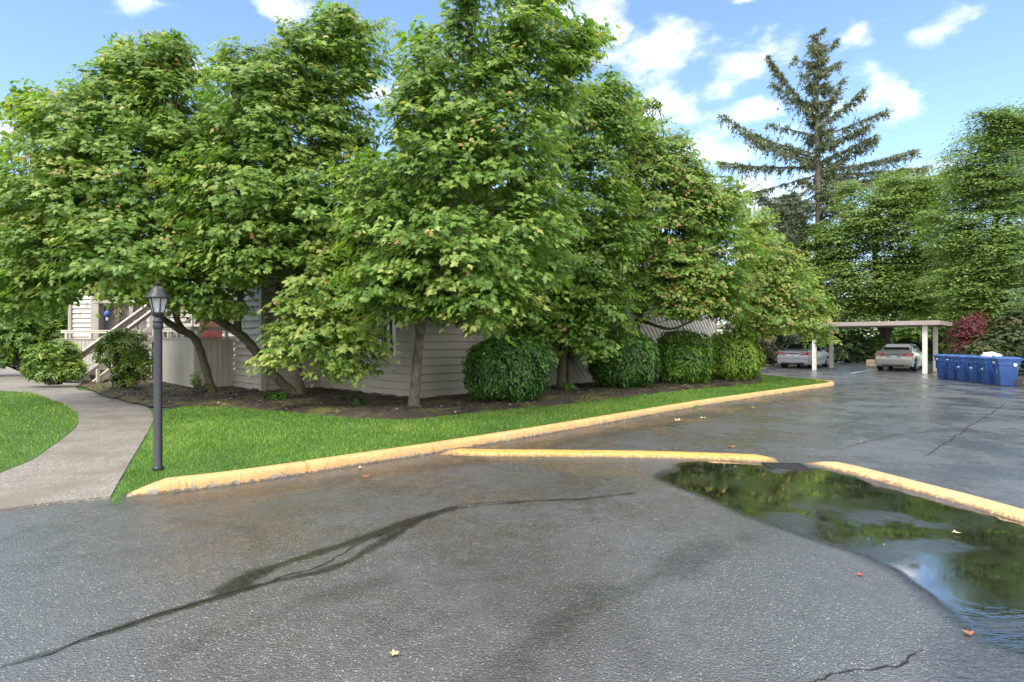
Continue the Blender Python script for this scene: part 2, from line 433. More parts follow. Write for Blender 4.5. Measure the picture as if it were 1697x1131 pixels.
    t.set(t.b.inputs['Coat Normal'], t.bump(wv, t.math('MULTIPLY', rip, 0.5), 0.03, t.bump(h, t.math('MULTIPLY', stg, 0.6), 0.0045)))
    return t.done(c, rr.outputs[0], nm, None, spec)
ASPHALT = asphalt()

PUDDLE = [P(*p)[:2] for p in [(1096, 784), (1135, 770), (1190, 764), (1262, 769), (1290, 782), (1345, 774), (1473, 806), (1600, 842),
          (1697, 871), (1800, 905), (1880, 1000), (1800, 1085), (1700, 1085), (1640, 1062), (1606, 1040), (1590, 1022), (1574, 1008), (1494, 948), (1424, 915), (1323, 882), (1240, 854), (1154, 815), (1092, 793)]]
WETBANDS = [  # polyline in photo pixels, half width in metres, strength
    ([(0, 1105), (100, 1075), (230, 1030), (330, 1000), (390, 982), (460, 962), (520, 950)], 0.026, 1.0),
    ([(380, 975), (450, 940), (560, 905), (640, 878), (700, 858), (748, 842)], 0.062, 0.85),
    ([(460, 962), (560, 938), (620, 905), (700, 860)], 0.038, 0.8),
    ([(745, 843), (800, 837), (900, 829), (960, 827), (1050, 817)], 0.03, 0.7),
    ([(300, 860), (420, 880), (430, 910)], 0.10, 0.35),
    ([(240, 832), (420, 815), (620, 785), (800, 762)], 0.22, 0.45),  # wet strip by the kerb, dark tree reflections also put into its colour
    ([(820, 1131), (960, 1010), (1100, 950), (1240, 890)], 0.16, 0.45),
    ([(300, 1080), (500, 1000), (640, 960)], 0.12, 0.4),
    ([(880, 738), (1050, 712), (1230, 672)], 0.35, 0.5),
    ([(1150, 690), (1300, 664), (1420, 648)], 0.18, 0.45)]
CRACKS = [
    ([(1310, 712), (1370, 708), (1420, 694), (1455, 682), (1486, 668)], 0.03),
    ([(1580, 684), (1640, 690), (1697, 694)], 0.02)]
THIN = [  # hairline breaks: photo pixels and width in metres
    ([(1300, 1145), (1340, 1131), (1390, 1116), (1440, 1108), (1490, 1104), (1506, 1097), (1530, 1070)], 0.007),
    ([(1390, 1116), (1430, 1122), (1455, 1140)], 0.004),
    ([(1530, 757), (1590, 720), (1640, 690), (1665, 668)], 0.016), ([(1400, 742), (1470, 722), (1530, 716), (1600, 712)], 0.014),
    ([(0, 1107), (110, 1074), (240, 1029), (370, 989), (460, 962), (540, 938), (640, 884), (742, 842), (830, 833), (960, 827)], 0.009),
    ([(1092, 793), (1154, 816), (1240, 856), (1323, 884), (1424, 917), (1494, 950), (1575, 1010)], 0.007)]
def thin_cracks():
    cm = NT('crack_void').done((0.008, 0.008, 0.008), 0.9)
    for pl, w in THIN:
        q = densify2(spline([P(*x) for x in pl], 6), 0.035); n = len(q)
        off = np.cumsum(RNG.normal(0, 0.006, n)); off -= np.linspace(off[0], off[-1], n); t = nrm(np.gradient(q, axis=0)); l = np.stack([-t[:, 1], t[:, 0], np.zeros(n)], 1)
        c = q + l * (off + RNG.normal(0, 0.004, n))[:, None] + ZUP * 0.0045; ww = (w * RNG.uniform(0.25, 1.0, n) * np.minimum(1, np.minimum(np.arange(n), n - 1 - np.arange(n)) / 6 + .1))[:, None]
        m = MB(); m.add(list(c + l * ww) + list(c - l * ww), [(k, k + 1, n + k + 1, n + k) for k in range(n - 1)])
        m.build('road_crack', cm, kind='structure')
def densify2(p, step):
    d = np.concatenate([[0], np.cumsum(np.linalg.norm(np.diff(p, axis=0), axis=1))]); s = np.arange(0, d[-1], step)
    return np.stack([np.interp(s, d, p[:, k]) for k in range(3)], 1)
def build_road():
    ys = np.concatenate([np.arange(1.6, 9.2, 0.045), 9.2 * 1.0075 ** np.arange(1, 215)])
    xs = np.concatenate([-6 - 0.12 * 1.06 ** np.arange(75, 0, -1), np.arange(-6, 6.5, 0.045), 6.5 + 0.08 * (1.030 ** np.arange(0, 90) - 1) / 0.030])
    X, Y = np.meshgrid(xs, ys); p = np.stack([X.ravel(), Y.ravel()], 1)
    n, m = len(ys), len(xs)
    d = sdf(p, PUDDLE)
    jit = (vnoise(p, 1.6, 3) - 0.5) * 0.30 + (vnoise(p, 6, 4) - 0.5) * 0.10
    # the low side of the pool follows a straight pavement joint, so it stays crisp
    joint = seg_dist(p, [P(*q)[:2] for q in [(1092, 793), (1154, 815), (1240, 854), (1323, 882), (1424, 915), (1494, 948), (1574, 1008)]])
    jit *= np.clip(joint / 0.5, 0.30, 1)
    pool = sm(0.05, -0.05, d + jit)
    # banks of silt and high spots that stand out of the water
    for (px, py, rx, ry, a) in [(1310, 862, 0.26, 0.26, .8), (1430, 852, 0.42, 0.22, .85), (1370, 840, .3, .15, .8), (1560, 905, 0.42, 0.18, .55), (1440, 920, 0.30, 0.12, .7),
                                (1250, 800, 0.40, 0.16, .35), (1640, 1095, 0.10, 0.14, .6), (1350, 900, 0.35, 0.12, .55), (1665, 1035, .16, .10, 0.7), (1560, 870, .4, .12, .45)]:
        c = P(px, py)[:2]
        q = np.hypot((p[:, 0] - c[0]) / rx, (p[:, 1] - c[1]) / ry)
        pool *= 1 - a * sm(1.5, 0.25, q + (vnoise(p, 5, 8) - 0.5) * 0.8 + (vnoise(p, 17, 9) - 0.5) * 0.35)
    wet = np.zeros(len(p)); crack = np.zeros(len(p))
    for pl, w, s in WETBANDS:
        dd = seg_dist(p, spline([P(*q)[:2] for q in pl], 4))
        dd = dd + (vnoise(p, 4, 11) - 0.5) * w * 1.5 + (vnoise(p, 14, 12) - 0.5) * w * 0.9
        wet = np.maximum(wet, s * sm(w * 2.2, w * 0.1, dd))
    wet = np.maximum(wet, 0.95 * sm(0.22, -0.06, d + jit * .6))
    rip = 0.45 * sm(0.60, 0.1, seg_dist(p, [P(1697, 1060)[:2], P(1660, 1110)[:2], P(1700, 1180)[:2]])); wet = np.maximum(wet, 1.3 * rip)
    for pl, w in CRACKS:
        dd = seg_dist(p, spline([P(*q)[:2] for q in pl], 4)) + (vnoise(p, 9, 13) - 0.5) * 0.03
        ww = np.maximum(w, 0.0016 * p[:, 1])
        crack = np.maximum(crack, sm(ww * 1.6, ww * 0.6, np.abs(dd)) * 0.9)
    z = -0.004 * (d < 0) + (vnoise(p, 0.8, 21) - 0.5) * 0.004
    z[d < 0.05] = -0.004
    v = np.stack([p[:, 0], p[:, 1], z], 1)
    i = np.arange(n * m).reshape(n, m)
    f = np.stack([i[:-1, :-1], i[:-1, 1:], i[1:, 1:], i[1:, :-1]], -1).reshape(-1, 4)
    o = raw_mesh('road', v, f, ASPHALT, None, None, {'pool': pool, 'wet': wet, 'crack': crack, 'ripple': rip}, True)
    tag(o, kind='structure')
build_road()
thin_cracks()

def soil_mat():
    t = NT('mulch_soil')
    c = t.ramp(t.noise(30, 6, 0.7), [(0.3, (0.016, 0.011, 0.008)), (0.6, (0.050, 0.034, 0.024)), (0.8, (0.10, 0.072, 0.052))])
    mo = t.mapr(t.math('ADD', t.noise(1.3, 4), t.math('MULTIPLY', t.noise(11, 4), 0.35)), 0.61, 0.80)
    c = t.mix(mo, c, t.ramp(t.noise(45, 4), [(0.3, (0.055, 0.058, 0.012)), (0.7, (0.150, 0.135, 0.030))]))
    return t.done(c, 0.9, t.bump(t.noise(38, 6, 0.7), 0.9, 0.04))
SOIL = soil_mat()
FARSOIL = plain('dark_ground', (0.040, 0.045, 0.022), 0.95, 0.4, 0.8)
def sheet(name, poly2d, z, mat, kind='structure', skirt=0.0, step=None, zf=None):
    m = MB(); n = len(poly2d)
    m.add([(x, y, z) for x, y in poly2d], [tuple(range(n))])
    if skirt:
        m.add([(x, y, z) for x, y in poly2d] + [(x, y, z - skirt) for x, y in poly2d], [(i, (i + 1) % n, n + (i + 1) % n, n + i) for i in range(n)])
    return m.build(name, mat, kind=kind)
sheet('ground', [(-900, -60), (900, -60), (900, 1200), (-900, 1200)], -0.03, FARSOIL)

# island outline: kerb line seen in the photo, in metres
KERB = [P(*p) for p in [(208, 825), (240, 827 - 4), (343, 811), (427, 799), (513, 787), (608, 769), (721, 753), (787, 737 + 6), (898, 720 + 2), (998, 703), (1077, 688.5),
                        (1186, 669), (1340, 647.5), (1376, 642.5)]]
KERB = [np.array(p) for p in [(-3.94, 5.85, 0), (-3.62, 6.02, 0), (-2.93, 6.49, 0), (-1.9, 7.42, 0), (-1.05, 8.20, 0), (0.50, 9.72, 0), (2.97, 12.30, 0), (5.25, 14.62, 0), (9.55, 18.6, 0), (11.15, 20.05, 0)]]
TIP = [np.array(p) for p in [(11.55, 20.55, 0), (11.80, 21.15, 0), (11.85, 21.8, 0), (11.75, 22.5, 0)]]
BACK = [np.array(p) for p in [(11.6, 23.3, 0), (11.35, 25.0, 0), (11.2, 27.0, 0), (11.3, 31.0, 0)]]

def path_mat():
    t = NT('exposed_aggregate_path')
    v = t.vor(70); vc = t.t.nodes.new('ShaderNodeSeparateColor'); t.set(vc.inputs[0], v.outputs['Color'])
    c = t.ramp(vc.outputs[0], [(0.0, (0.10, 0.088, 0.074)), (0.5, (0.18, 0.16, 0.137)), (1.0, (0.29, 0.265, 0.232))])
    c = t.mix(t.mapr(t.noise(1.3, 5), 0.4, 0.68), c, (0.140, 0.118, 0.092))
    c = t.mix(t.mapr(t.noise(3.5, 5), 0.58, 0.78), c, (0.115, 0.105, 0.095))
    return t.done(c, 0.62, t.bump(t.math('MULTIPLY', v.outputs['Distance'], -1), 0.6, 0.008))
PATHM = path_mat()
zp = 0.03
path_r = [P(*p, zp) for p in [(183, 822), (215, 765), (245, 715), (256, 692), (247, 676), (210, 659.5), (158, 648), (129, 646), (125, 640)]]
path_l = [P(*p, zp) for p in [(-60, 606), (0, 601), (22, 607), (45, 614), (57, 623), (62, 630), (90, 634), (139, 635)]]
path_b = [P(*p, zp) for p in [(-520, 905), (-250, 876), (0, 843), (90, 831), (183, 822)]]
sheet('path', [tuple(p[:2]) for p in path_b[:-1]] + [tuple(p[:2]) for p in path_r] + [tuple(p[:2]) for p in path_l[::-1]] + [(-26, 38), (-40, 30), (-22, 9)], zp, PATHM, skirt=0.06)
zl = 0.055
lawn2 = [P(*p, zl)[:2] for p in [(-420, 838), (-150, 802), (0, 780), (55, 758), (98, 728), (124, 708), (130, 698), (128, 684), (111, 671), (82, 660), (54, 650), (0, 647), (-200, 640), (-500, 650)]]

zg = 0.115
lawn_poly = [P(*p, zg)[:2] for p in [(183, 822), (214, 766), (244, 716), (255, 693), (247, 677), (210, 660), (158, 648.5)]]
lawn_edge = [p[:2] + 0.10 * np.array([-0.69, 0.72]) for p in KERB] + [p[:2] + np.array([-0.12, 0.0]) for p in TIP + BACK]
island = [tuple(p) for p in lawn_poly[::-1]] + [tuple(p) for p in lawn_edge] + [(9.5, 38), (-14, 42), (-15.0, 20.0)]
TURF = NT('turf_soil'); TURF = TURF.done(TURF.ramp(TURF.noise(6, 5), [(0.3, (0.020, 0.058, 0.010)), (0.7, (0.040, 0.100, 0.016))]), 0.9)
PATH_EDGE = [p[:2] for p in path_r]
def lawn_z(p): return (zg - 0.02) - (zg - 0.02 - zp + 0.012) * (1 - sm(0.0, 0.75, seg_dist(p, PATH_EDGE)))
def build_lawn():
    xs = np.concatenate([np.arange(-26, -6, 0.4), np.arange(-6, 4, 0.08), np.arange(4, 13, 0.2)]); ys = np.concatenate([np.arange(5.2, 13, 0.08), np.arange(13, 44, 0.3)])
    X, Y = np.meshgrid(xs, ys); p = np.stack([X.ravel(), Y.ravel()], 1)
    d = sdf(p, island); n, m = X.shape; i = np.arange(n * m).reshape(n, m)
    path_poly = [tuple(q[:2]) for q in path_b[:-1]] + [tuple(q[:2]) for q in path_r] + [tuple(q[:2]) for q in path_l[::-1]] + [(-26, 38), (-40, 30), (-22, 9)]
    z = np.where(d < 0.0, lawn_z(p), np.where(inside(p, path_poly), zp - 0.004, -0.015))
    # pull the outer ring of vertices on to the outline so that the edge is clean
    f = np.stack([i[:-1, :-1], i[:-1, 1:], i[1:, 1:], i[1:, :-1]], -1).reshape(-1, 4)
    f = f[(d[f] < 0.0).any(1)]
    tag(raw_mesh('lawn', np.stack([p[:, 0], p[:, 1], z], 1), f, TURF, smooth=True), kind='structure')
build_lawn()
sheet('side_lawn', [tuple(p) for p in lawn2], zl - 0.02, TURF, skirt=0.06)

zb = 0.15
bed_edge = [P(*p, zg)[:2] for p in [(150, 644), (162, 651), (215, 664), (248, 671), (270, 672), (351, 673.5), (434, 679), (517, 686), (592, 694), (668, 695), (728, 690), (780, 684.5), (845, 678),
            (911, 673), (1020, 660), (1134, 646.5), (1225, 638.5), (1262, 634.5), (1268, 632), (1255, 630)]]
bed_poly = [tuple(p) for p in bed_edge] + [(9.0, 23.5), (9.9, 30), (9.0, 36), (-18, 40), (-40, 40)] + [tuple(p[:2]) for p in path_l] + [tuple(P(127, 642, zp)[:2])]
def build_bed():
    xs = np.arange(-34, 11, 0.12); ys = np.arange(11, 38, 0.12)
    X, Y = np.meshgrid(xs, ys); p = np.stack([X.ravel(), Y.ravel()], 1)
    d = sdf(p, bed_poly)
    z = 0.070 + 0.11 * sm(0.0, -0.45, d) + ((vnoise(p, 3, 31) - 0.5) * 0.05 + (vnoise(p, 9, 32) - 0.5) * 0.03) * sm(0, -.3, d)
    n, m = X.shape; i = np.arange(n * m).reshape(n, m)
    f = np.stack([i[:-1, :-1], i[:-1, 1:], i[1:, 1:], i[1:, :-1]], -1).reshape(-1, 4)
    f = f[(d[f] < 0.03).all(1)]
    tag(raw_mesh('planting_bed', np.stack([p[:, 0], p[:, 1], z], 1), f, SOIL, smooth=True), kind='structure')
build_bed()

# mulch chips and small litter lying on the bed: nobody could count it
def chips():
    N = 26000
    p = np.stack([RNG.uniform(-14.5, 10, N), RNG.uniform(11.5, 25, N)], 1)
    d = sdf(p, bed_poly); k = (d < 0.04) & (np.abs(p[:, 0] / p[:, 1]) < 0.95); p = p[k]; N = len(p)
    a = RNG.uniform(0, 6.28, N); L = RNG.uniform(0.02, 0.06, N); w = L * RNG.uniform(0.25, 0.6, N)
    tl = RNG.uniform(-0.4, 0.4, (N, 2))
    e1 = np.stack([np.cos(a), np.sin(a), tl[:, 0]], 1) * L[:, None]; e2 = np.stack([-np.sin(a), np.cos(a), tl[:, 1]], 1) * w[:, None]
    z = zb + 0.05 + (vnoise(p, 3, 31) - 0.5) * 0.05 + RNG.uniform(-0.015, 0.02, N)
    c = np.column_stack([p, z])
    v = np.stack([c + e1, c + e2, c - e1, c - e2], 1).reshape(-1, 3)
    f = np.arange(4 * N).reshape(N, 4)
    t = NT('mulch_chip'); m = t.done(t.ramp(t.attr('tint'), [(0, (0.014, 0.010, 0.007)), (0.6, (0.07, 0.046, 0.030)), (0.93, (0.14, 0.10, 0.07)), (1, (0.36, 0.32, 0.25))]), 0.85)
    tag(raw_mesh('mulch', v, f, m, None, RNG.rand(N)), kind='stuff')
chips()

# grass blades
def grass(name, poly, z0, n_try, box, excl=None, hmul=1.0, extra=None):
    p = np.stack([RNG.uniform(box[0], box[1], n_try), RNG.uniform(box[2], box[3], n_try)], 1)
    keep = RNG.rand(n_try) < np.clip((7.0 / np.maximum(p[:, 1], 3)) ** 1.5, 0.10, 1)
    keep &= np.abs(p[:, 0] / p[:, 1]) < 0.98
    p = p[keep]; p = p[inside(p, poly)]
    if excl is not None: p = p[sdf(p, excl) + (vnoise(p, 5, 61) - 0.5) * 0.16 > 0]
    if extra is not None: p = np.vstack([p, extra])
    N = len(p); far = np.clip(p[:, 1] / 7.0, 1, 3)
    a = RNG.uniform(0, 6.28, N); patch = vnoise(p, 1.1, 41)
    h = RNG.uniform(0.028, 0.060, N) * hmul * (0.75 + 0.55 * patch); w = RNG.uniform(0.0016, 0.0030, N) * far
    lean = RNG.uniform(0.1, 0.9, N) * h; la = a + RNG.uniform(-0.8, 0.8, N)
    side = np.stack([-np.sin(a), np.cos(a), np.zeros(N)], 1) * w[:, None]
    c = np.column_stack([p, z0(p) if callable(z0) else np.full(N, z0)])
    mid = c + np.stack([np.cos(la) * lean * 0.35, np.sin(la) * lean * 0.35, h * 0.6], 1)
    tip = c + np.stack([np.cos(la) * lean, np.sin(la) * lean, h * (1 - 0.25 * lean / h)], 1)
    v = np.stack([c - side, c + side, mid + side * 0.8, mid - side * 0.8, tip], 1).reshape(-1, 3)
    b = (np.arange(N) * 5)[:, None]
    f = np.concatenate([b + [0, 1, 2], b + [0, 2, 3], b + [3, 2, 4]])
    tint = np.clip(RNG.normal(0.50, 0.17, N) + (vnoise(p, 0.6, 42) - 0.5) * 0.5 + (vnoise(p, 2.7, 43) - 0.5) * 0.35 + np.where(RNG.rand(N) < .03, .4, 0), 0, 1)
    tag(raw_mesh(name, v, f, GRASSM, None, np.tile(tint, 3)), kind='stuff')
    return p
GRASSM = leaf_mat('grass_blade', [(0.0, (0.052, 0.128, 0.011)), (0.5, (0.118, 0.242, 0.021)), (0.85, (0.220, 0.345, 0.045)), (1.0, (0.40, 0.38, 0.14))], 0.5, 0.3)
# tufts that lean over the path edge and grow along the kerb foot
ex = []
for a, b in zip(KERB[:7], KERB[1:8]):
    L = np.linalg.norm(b - a); k = int(L * 26)
    t = RNG.rand(k); q = a[None, :2] + (b - a)[None, :2] * t[:, None] + RNG.normal(0, 0.015, (k, 2))
    ex.append(q[vnoise(q, 2.2, 55) > 0.62])
ex = np.vstack(ex) + np.array([0.02, -0.02])
grass('grass', island, lawn_z, 1150000, (-7.5, 12.5, 5.5, 26), bed_poly)
grass('kerb_grass', [(0, 0)] * 3, 0.0, 10, (0, 1, 5, 6), None, 0.7, ex)
grass('side_grass', [tuple(p) for p in lawn2], zl - 0.02, 330000, (-18, -5.0, 6.0, 19))

# ------------------------------------------------------------------ kerbs
def kerb_mat(name, col, worn, gloss=0.55):
    t = NT(name)
    c = t.ramp(t.noise(3.5, 5, 0.6), [(0.3, tuple(x * 0.86 for x in col)), (0.7, tuple(min(1, x * 1.10) for x in col))])
    z = t.t.nodes.new('ShaderNodeSeparateXYZ'); t.set(z.inputs[0], t.pos())
    chip = t.math('ADD', t.noise(9, 6, 0.7), t.mapr(z.outputs[2], 0.07, 0.0, 0.0, 0.20))
    c = t.mix(t.mapr(chip, 0.600, 0.635), c, worn)
    c = t.mix(t.math('MULTIPLY', t.mapr(t.noise(1.7, 6, .7), 0.5, 0.7), 0.35), c, (0.55, 0.38, 0.21))
    dirt = t.math('ADD', t.noise(24, 5, 0.7), t.mapr(z.outputs[2], 0.05, 0.0, 0.0, 0.25))
    c = t.mix(t.math('MULTIPLY', t.mapr(dirt, 0.58, 0.72), 0.75), c, (0.10, 0.065, 0.035))
    ck = t.vor(2.3, 'DISTANCE_TO_EDGE'); c = t.mix(t.math('MULTIPLY', t.mapr(t.math('ADD', ck.outputs['Distance'], t.math('MULTIPLY', t.noise(12, 4), .02)), 0.020, 0.012), 0.7), c, (0.10, 0.07, 0.045))
    return t.done(c, gloss, t.bump(t.noise(40, 6, 0.75), 0.8, 0.02))
KERBM = kerb_mat('worn_yellow_kerb_paint', (0.60, 0.335, 0.130), (0.30, 0.25, 0.19))
BERMM = kerb_mat('yellow_berm_paint', (0.58, 0.325, 0.075), (0.50, 0.30, 0.10), 0.45)
BERMP = kerb_mat('faded_yellow_berm_paint', (0.62, 0.385, 0.17), (0.52, 0.34, 0.16), 0.45)
CONC = plain('kerb_concrete', (0.30, 0.28, 0.25), 0.8, 0.2, 8, 0.01)
def sweep(pts, prof, joint=None, jit=0.0, taper0=None, taper1=None):
    """prof: (offset to the left of travel, height) pairs; closed section"""
    pts = np.array(pts, float); m = MB(); k = len(prof); tan = np.gradient(pts, axis=0); tan[:, 2] = 0; tan = nrm(tan)
    left = np.stack([-tan[:, 1], tan[:, 0], np.zeros(len(pts))], 1)
    dist = np.concatenate([[0], np.cumsum(np.linalg.norm(np.diff(pts, axis=0), axis=1))]); T = dist[-1]
    vs = []
    for i in range(len(pts)):
        s = 1.0
        if taper0: s = min(s, 0.12 + 0.88 * min(1, dist[i] / taper0))
        if taper1: s = min(s, 0.12 + 0.88 * min(1, (T - dist[i]) / taper1))
        g = 0.0
        if joint and min(dist[i] % joint, joint - dist[i] % joint) < 0.012 and 0.1 < dist[i] < T - 0.1: g = 0.02
        wob = random.uniform(-jit, jit)
        for (o, h) in prof:
            hh = h * s if h > 0 else h
            oo = o + wob * (0.5 if h > 0 else 1)
            vs.append(pts[i] + left[i] * (oo + (g if o < 0.05 else 0)) + ZUP * (hh - (g if h > 0.04 else 0)))
    fs = [(i * k + j, i * k + (j + 1) % k, (i + 1) * k + (j + 1) % k, (i + 1) * k + j) for i in range(len(pts) - 1) for j in range(k)]
    fs += [tuple(range(k)), tuple((len(pts) - 1) * k + j for j in range(k))[::-1]]
    m.add(vs, fs); return m
def densify(pts, step, joint=None):
    pts = np.array(pts, float); d = np.concatenate([[0], np.cumsum(np.linalg.norm(np.diff(pts, axis=0), axis=1))])
    s = list(np.arange(0, d[-1], step)) + [d[-1]]
    if joint:
        for j in np.arange(joint, d[-1] - 0.1, joint): s += [j - 0.022, j - 0.008, j + 0.008, j + 0.022]
    s = np.unique(np.round(s, 4))
    return np.stack([np.interp(s, d, pts[:, i]) for i in range(3)], 1)
KPROF = [(0.0, -0.02), (0.0, 0.055), (0.012, 0.105), (0.030, 0.128), (0.055, 0.137), (0.135, 0.137), (0.155, 0.125), (0.160, -0.02)]
kp = densify(spline(KERB + TIP, 6), 0.18, 1.83)
tag(sweep(kp, KPROF, 1.83, 0.004, 0.32).build('yellow_kerb', KERBM, smooth=True), 'worn yellow painted concrete kerb running along the lawn edge', 'kerb', kind='structure')
tag(sweep(densify(spline([TIP[-1] + np.array([-0.005, 0.006, 0])] + BACK, 5), 0.3), KPROF).build('grey_kerb', CONC, smooth=True), 'bare grey kerb behind the lawn tip', 'kerb', kind='structure')
# painted asphalt berms either side of the drain
BPROF = [(-0.005, -0.02), (0.0, 0.006), (0.035, 0.032), (0.08, 0.047), (0.18, 0.055), (0.26, 0.050), (0.31, 0.026), (0.335, 0.004), (0.34, -0.02)]
b1 = [P(728, 753.5), P(800, 756), P(926, 757), P(1077, 759), P(1190, 762.5), P(1250, 765), P(1291, 767)]
b2 = [P(1336, 768), P(1400, 783), P(1473, 803), P(1590, 835), P(1697, 867), np.array([4.70, 4.3, 0]), np.array([4.78, 3.3, 0]), np.array([4.8, 2.0, 0])]
sweep(densify(spline(b1, 5), 0.12), BPROF, None, 0.004, 0.25, 0.22).build('painted_berm', BERMM, smooth=True, label='bright yellow low asphalt berm reaching from the kerb to the drain', cat='berm', group='painted berms beside the drain')
sweep(densify(spline(b2, 5), 0.12), BPROF, None, 0.004, 0.25, 0.0).build('painted_berm', BERMP, smooth=True, label='faded yellow berm running from the drain along the big puddle', cat='berm', group='painted berms beside the drain')

IRON = plain('wet_cast_iron', (0.035, 0.034, 0.033), 0.42, 0.3, 20, 0.004, 0.6)
DRAIN_SHADE = plain('drain_shade', (0.006, 0.006, 0.006), 0.9)
def storm_drain():
    c = P(1303, 772.5)
    d = empty('storm_drain', c, 'dark iron storm drain grate in the gap between the yellow berms', 'drain grate')
    ax = (nrm(np.array([0.97, -0.10, 0])), np.array([0.10, 0.97, 0]), ZUP)
    ax = (ax[0], np.cross(ZUP, ax[0]), ZUP)
    f = MB()
    for s in (-1, 1):
        f.box(c + s * 0.165 * ax[1] + ZUP * 0.000, (0.50, 0.035, 0.018), ax)
        f.box(c + s * 0.232 * ax[0] - ZUP * 0.0005, (0.035, 0.295, 0.017), ax)
    f.build('frame', IRON, d, bevel=0.004)
    g = MB()
    for k in range(9): g.bar(c + ax[0] * (-0.196 + 0.049 * k - 0.02) - ax[1] * 0.146, c + ax[0] * (-0.196 + 0.049 * k + 0.02) + ax[1] * 0.146, 0.024, 0.012)
    g.build('grate', IRON, d)
    h = MB(); h.add([c + sx * 0.225 * ax[0] + sy * 0.155 * ax[1] + ZUP * 0.0015 for sx, sy in ((-1, -1), (1, -1), (1, 1), (-1, 1))], [(0, 1, 2, 3)])  # flat black sheet painted as the shade below the bars
    h.build('shaft_shade', DRAIN_SHADE, d)
storm_drain()

def litter():
    q = []
    for a, b in zip(KERB[:-1], KERB[1:]):
        k = int(np.linalg.norm(b - a) * 34); t = RNG.rand(k, 1); q.append(a[:2] + (b - a)[:2] * t + np.abs(RNG.normal(0, 0.16, (k, 1))) * np.array([[0.69, -0.72]]))
    k = 420; q.append(np.stack([RNG.uniform(-6, 9, k), RNG.uniform(3, 18, k)], 1))
    p = np.vstack(q); zz = np.where(inside(p, island), lawn_z(p) + 0.035, 0.004)
    ki = sdf(p, bed_poly) > 0; p, zz = p[ki], zz[ki]; N = len(p)
    a = RNG.uniform(0, 6.28, N); L = RNG.uniform(0.004, 0.014, N) * np.clip(p[:, 1] / 7, .7, 2); w = L * RNG.uniform(.3, .9, N)
    e1 = np.stack([np.cos(a), np.sin(a), RNG.uniform(-.3, .3, N)], 1) * L[:, None]; e2 = np.stack([-np.sin(a), np.cos(a), RNG.uniform(-.3, .3, N)], 1) * w[:, None]
    c = np.column_stack([p, zz + L * .3])
    t = NT('litter_bits'); m = t.done(t.ramp(t.attr('tint'), [(0, (0.03, 0.02, 0.012)), (0.6, (0.16, 0.10, 0.05)), (0.85, (0.34, 0.24, 0.10)), (1, (0.5, 0.46, 0.34))]), 0.7)
    tag(raw_mesh('leaf_litter', np.stack([c + e1, c + e2, c - e1, c - e2], 1).reshape(-1, 3), np.arange(4 * N).reshape(N, 4), m, None, RNG.rand(N)), kind='stuff')
litter()

# parking bay lines
LINEM = plain('worn_line_paint', (0.55, 0.54, 0.50), 0.5, 0.35, 14)
POST0 = np.array([20.1, 27.9, 0.0])
def bay(s, d, z=0.0): return POST0 - U * s + V * d + ZUP * z
for s_, d0, d1 in ((2.75, -1.9, 3.2), (7.75, -0.4, 4.2), (10.3, 0, 4.2)):
    m = MB(); a, b = bay(s_, d0), bay(s_, d1)
    m.add([a - U * .05 + ZUP * .006, a + U * .05 + ZUP * .006, b + U * .05 + ZUP * .006, b - U * .05 + ZUP * .006], [(0, 1, 2, 3)])
    m.build('bay_line', LINEM, kind='structure')

# fallen leaves on the asphalt
FALLEN = NT('fallen_leaf'); FALLEN = FALLEN.done(FALLEN.ramp(FALLEN.attr('tint'), [(0, (0.30, 0.06, 0.03)), (0.5, (0.42, 0.30, 0.08)), (1, (0.50, 0.46, 0.30))]), 0.5)
for i, (px, py, tint, sz, lab) in enumerate([
    (1425, 952, 0.0, 0.028, 'curled red leaf on dry asphalt left of the puddle'), (1604, 1049, 0.05, 0.034, 'red leaf on rippled wet asphalt in the lower right corner'),
    (1249, 676, 0.5, 0.09, 'yellow leaf on the road beside the long kerb'), (1124, 697, 0.9, 0.10, 'pale leaf on dark road below the second clipped bush'),
    (1165, 693, 0.8, 0.08, 'small pale leaf on the road right of another pale leaf'), (1585, 883, 0.9, 0.04, 'tiny pale leaf in the puddle by the faded berm'),
    (654, 1083, 0.7, 0.03, 'yellowish leaf on speckled asphalt at the bottom of the view'), (606, 790, 0.1, 0.05, 'brown leaf on asphalt near the kerb and weeds'),
    (597, 775, 0.95, 0.05, 'cream leaf against the foot of the yellow kerb'), (1212, 741, 0.1, 0.07, 'reddish leaf on the road behind the bright yellow berm')]):
    c = P(px, py, 0.008); a = random.uniform(0, 6.28); m = MB()
    vs = [c]; n = 11
    for k in range(n):
        th = a + 6.283 * k / n; r = sz * (0.9 if k % 2 else 0.5) * (1.0 if k else 1.3)
        vs.append(c + np.array([math.cos(th) * r, math.sin(th) * r, (0.5 * r * r / sz if k % 3 else 0.1 * sz)]))
    m.add(vs, [(0, 1 + k, 1 + (k + 1) % n) for k in range(n)])
    o = m.build('fallen_leaf', FALLEN, label=lab, cat='leaf', group='fallen leaves on the asphalt')
    at = o.data.attributes.new('tint', 'FLOAT', 'FACE'); at.data.foreach_set('value', [tint] * n)
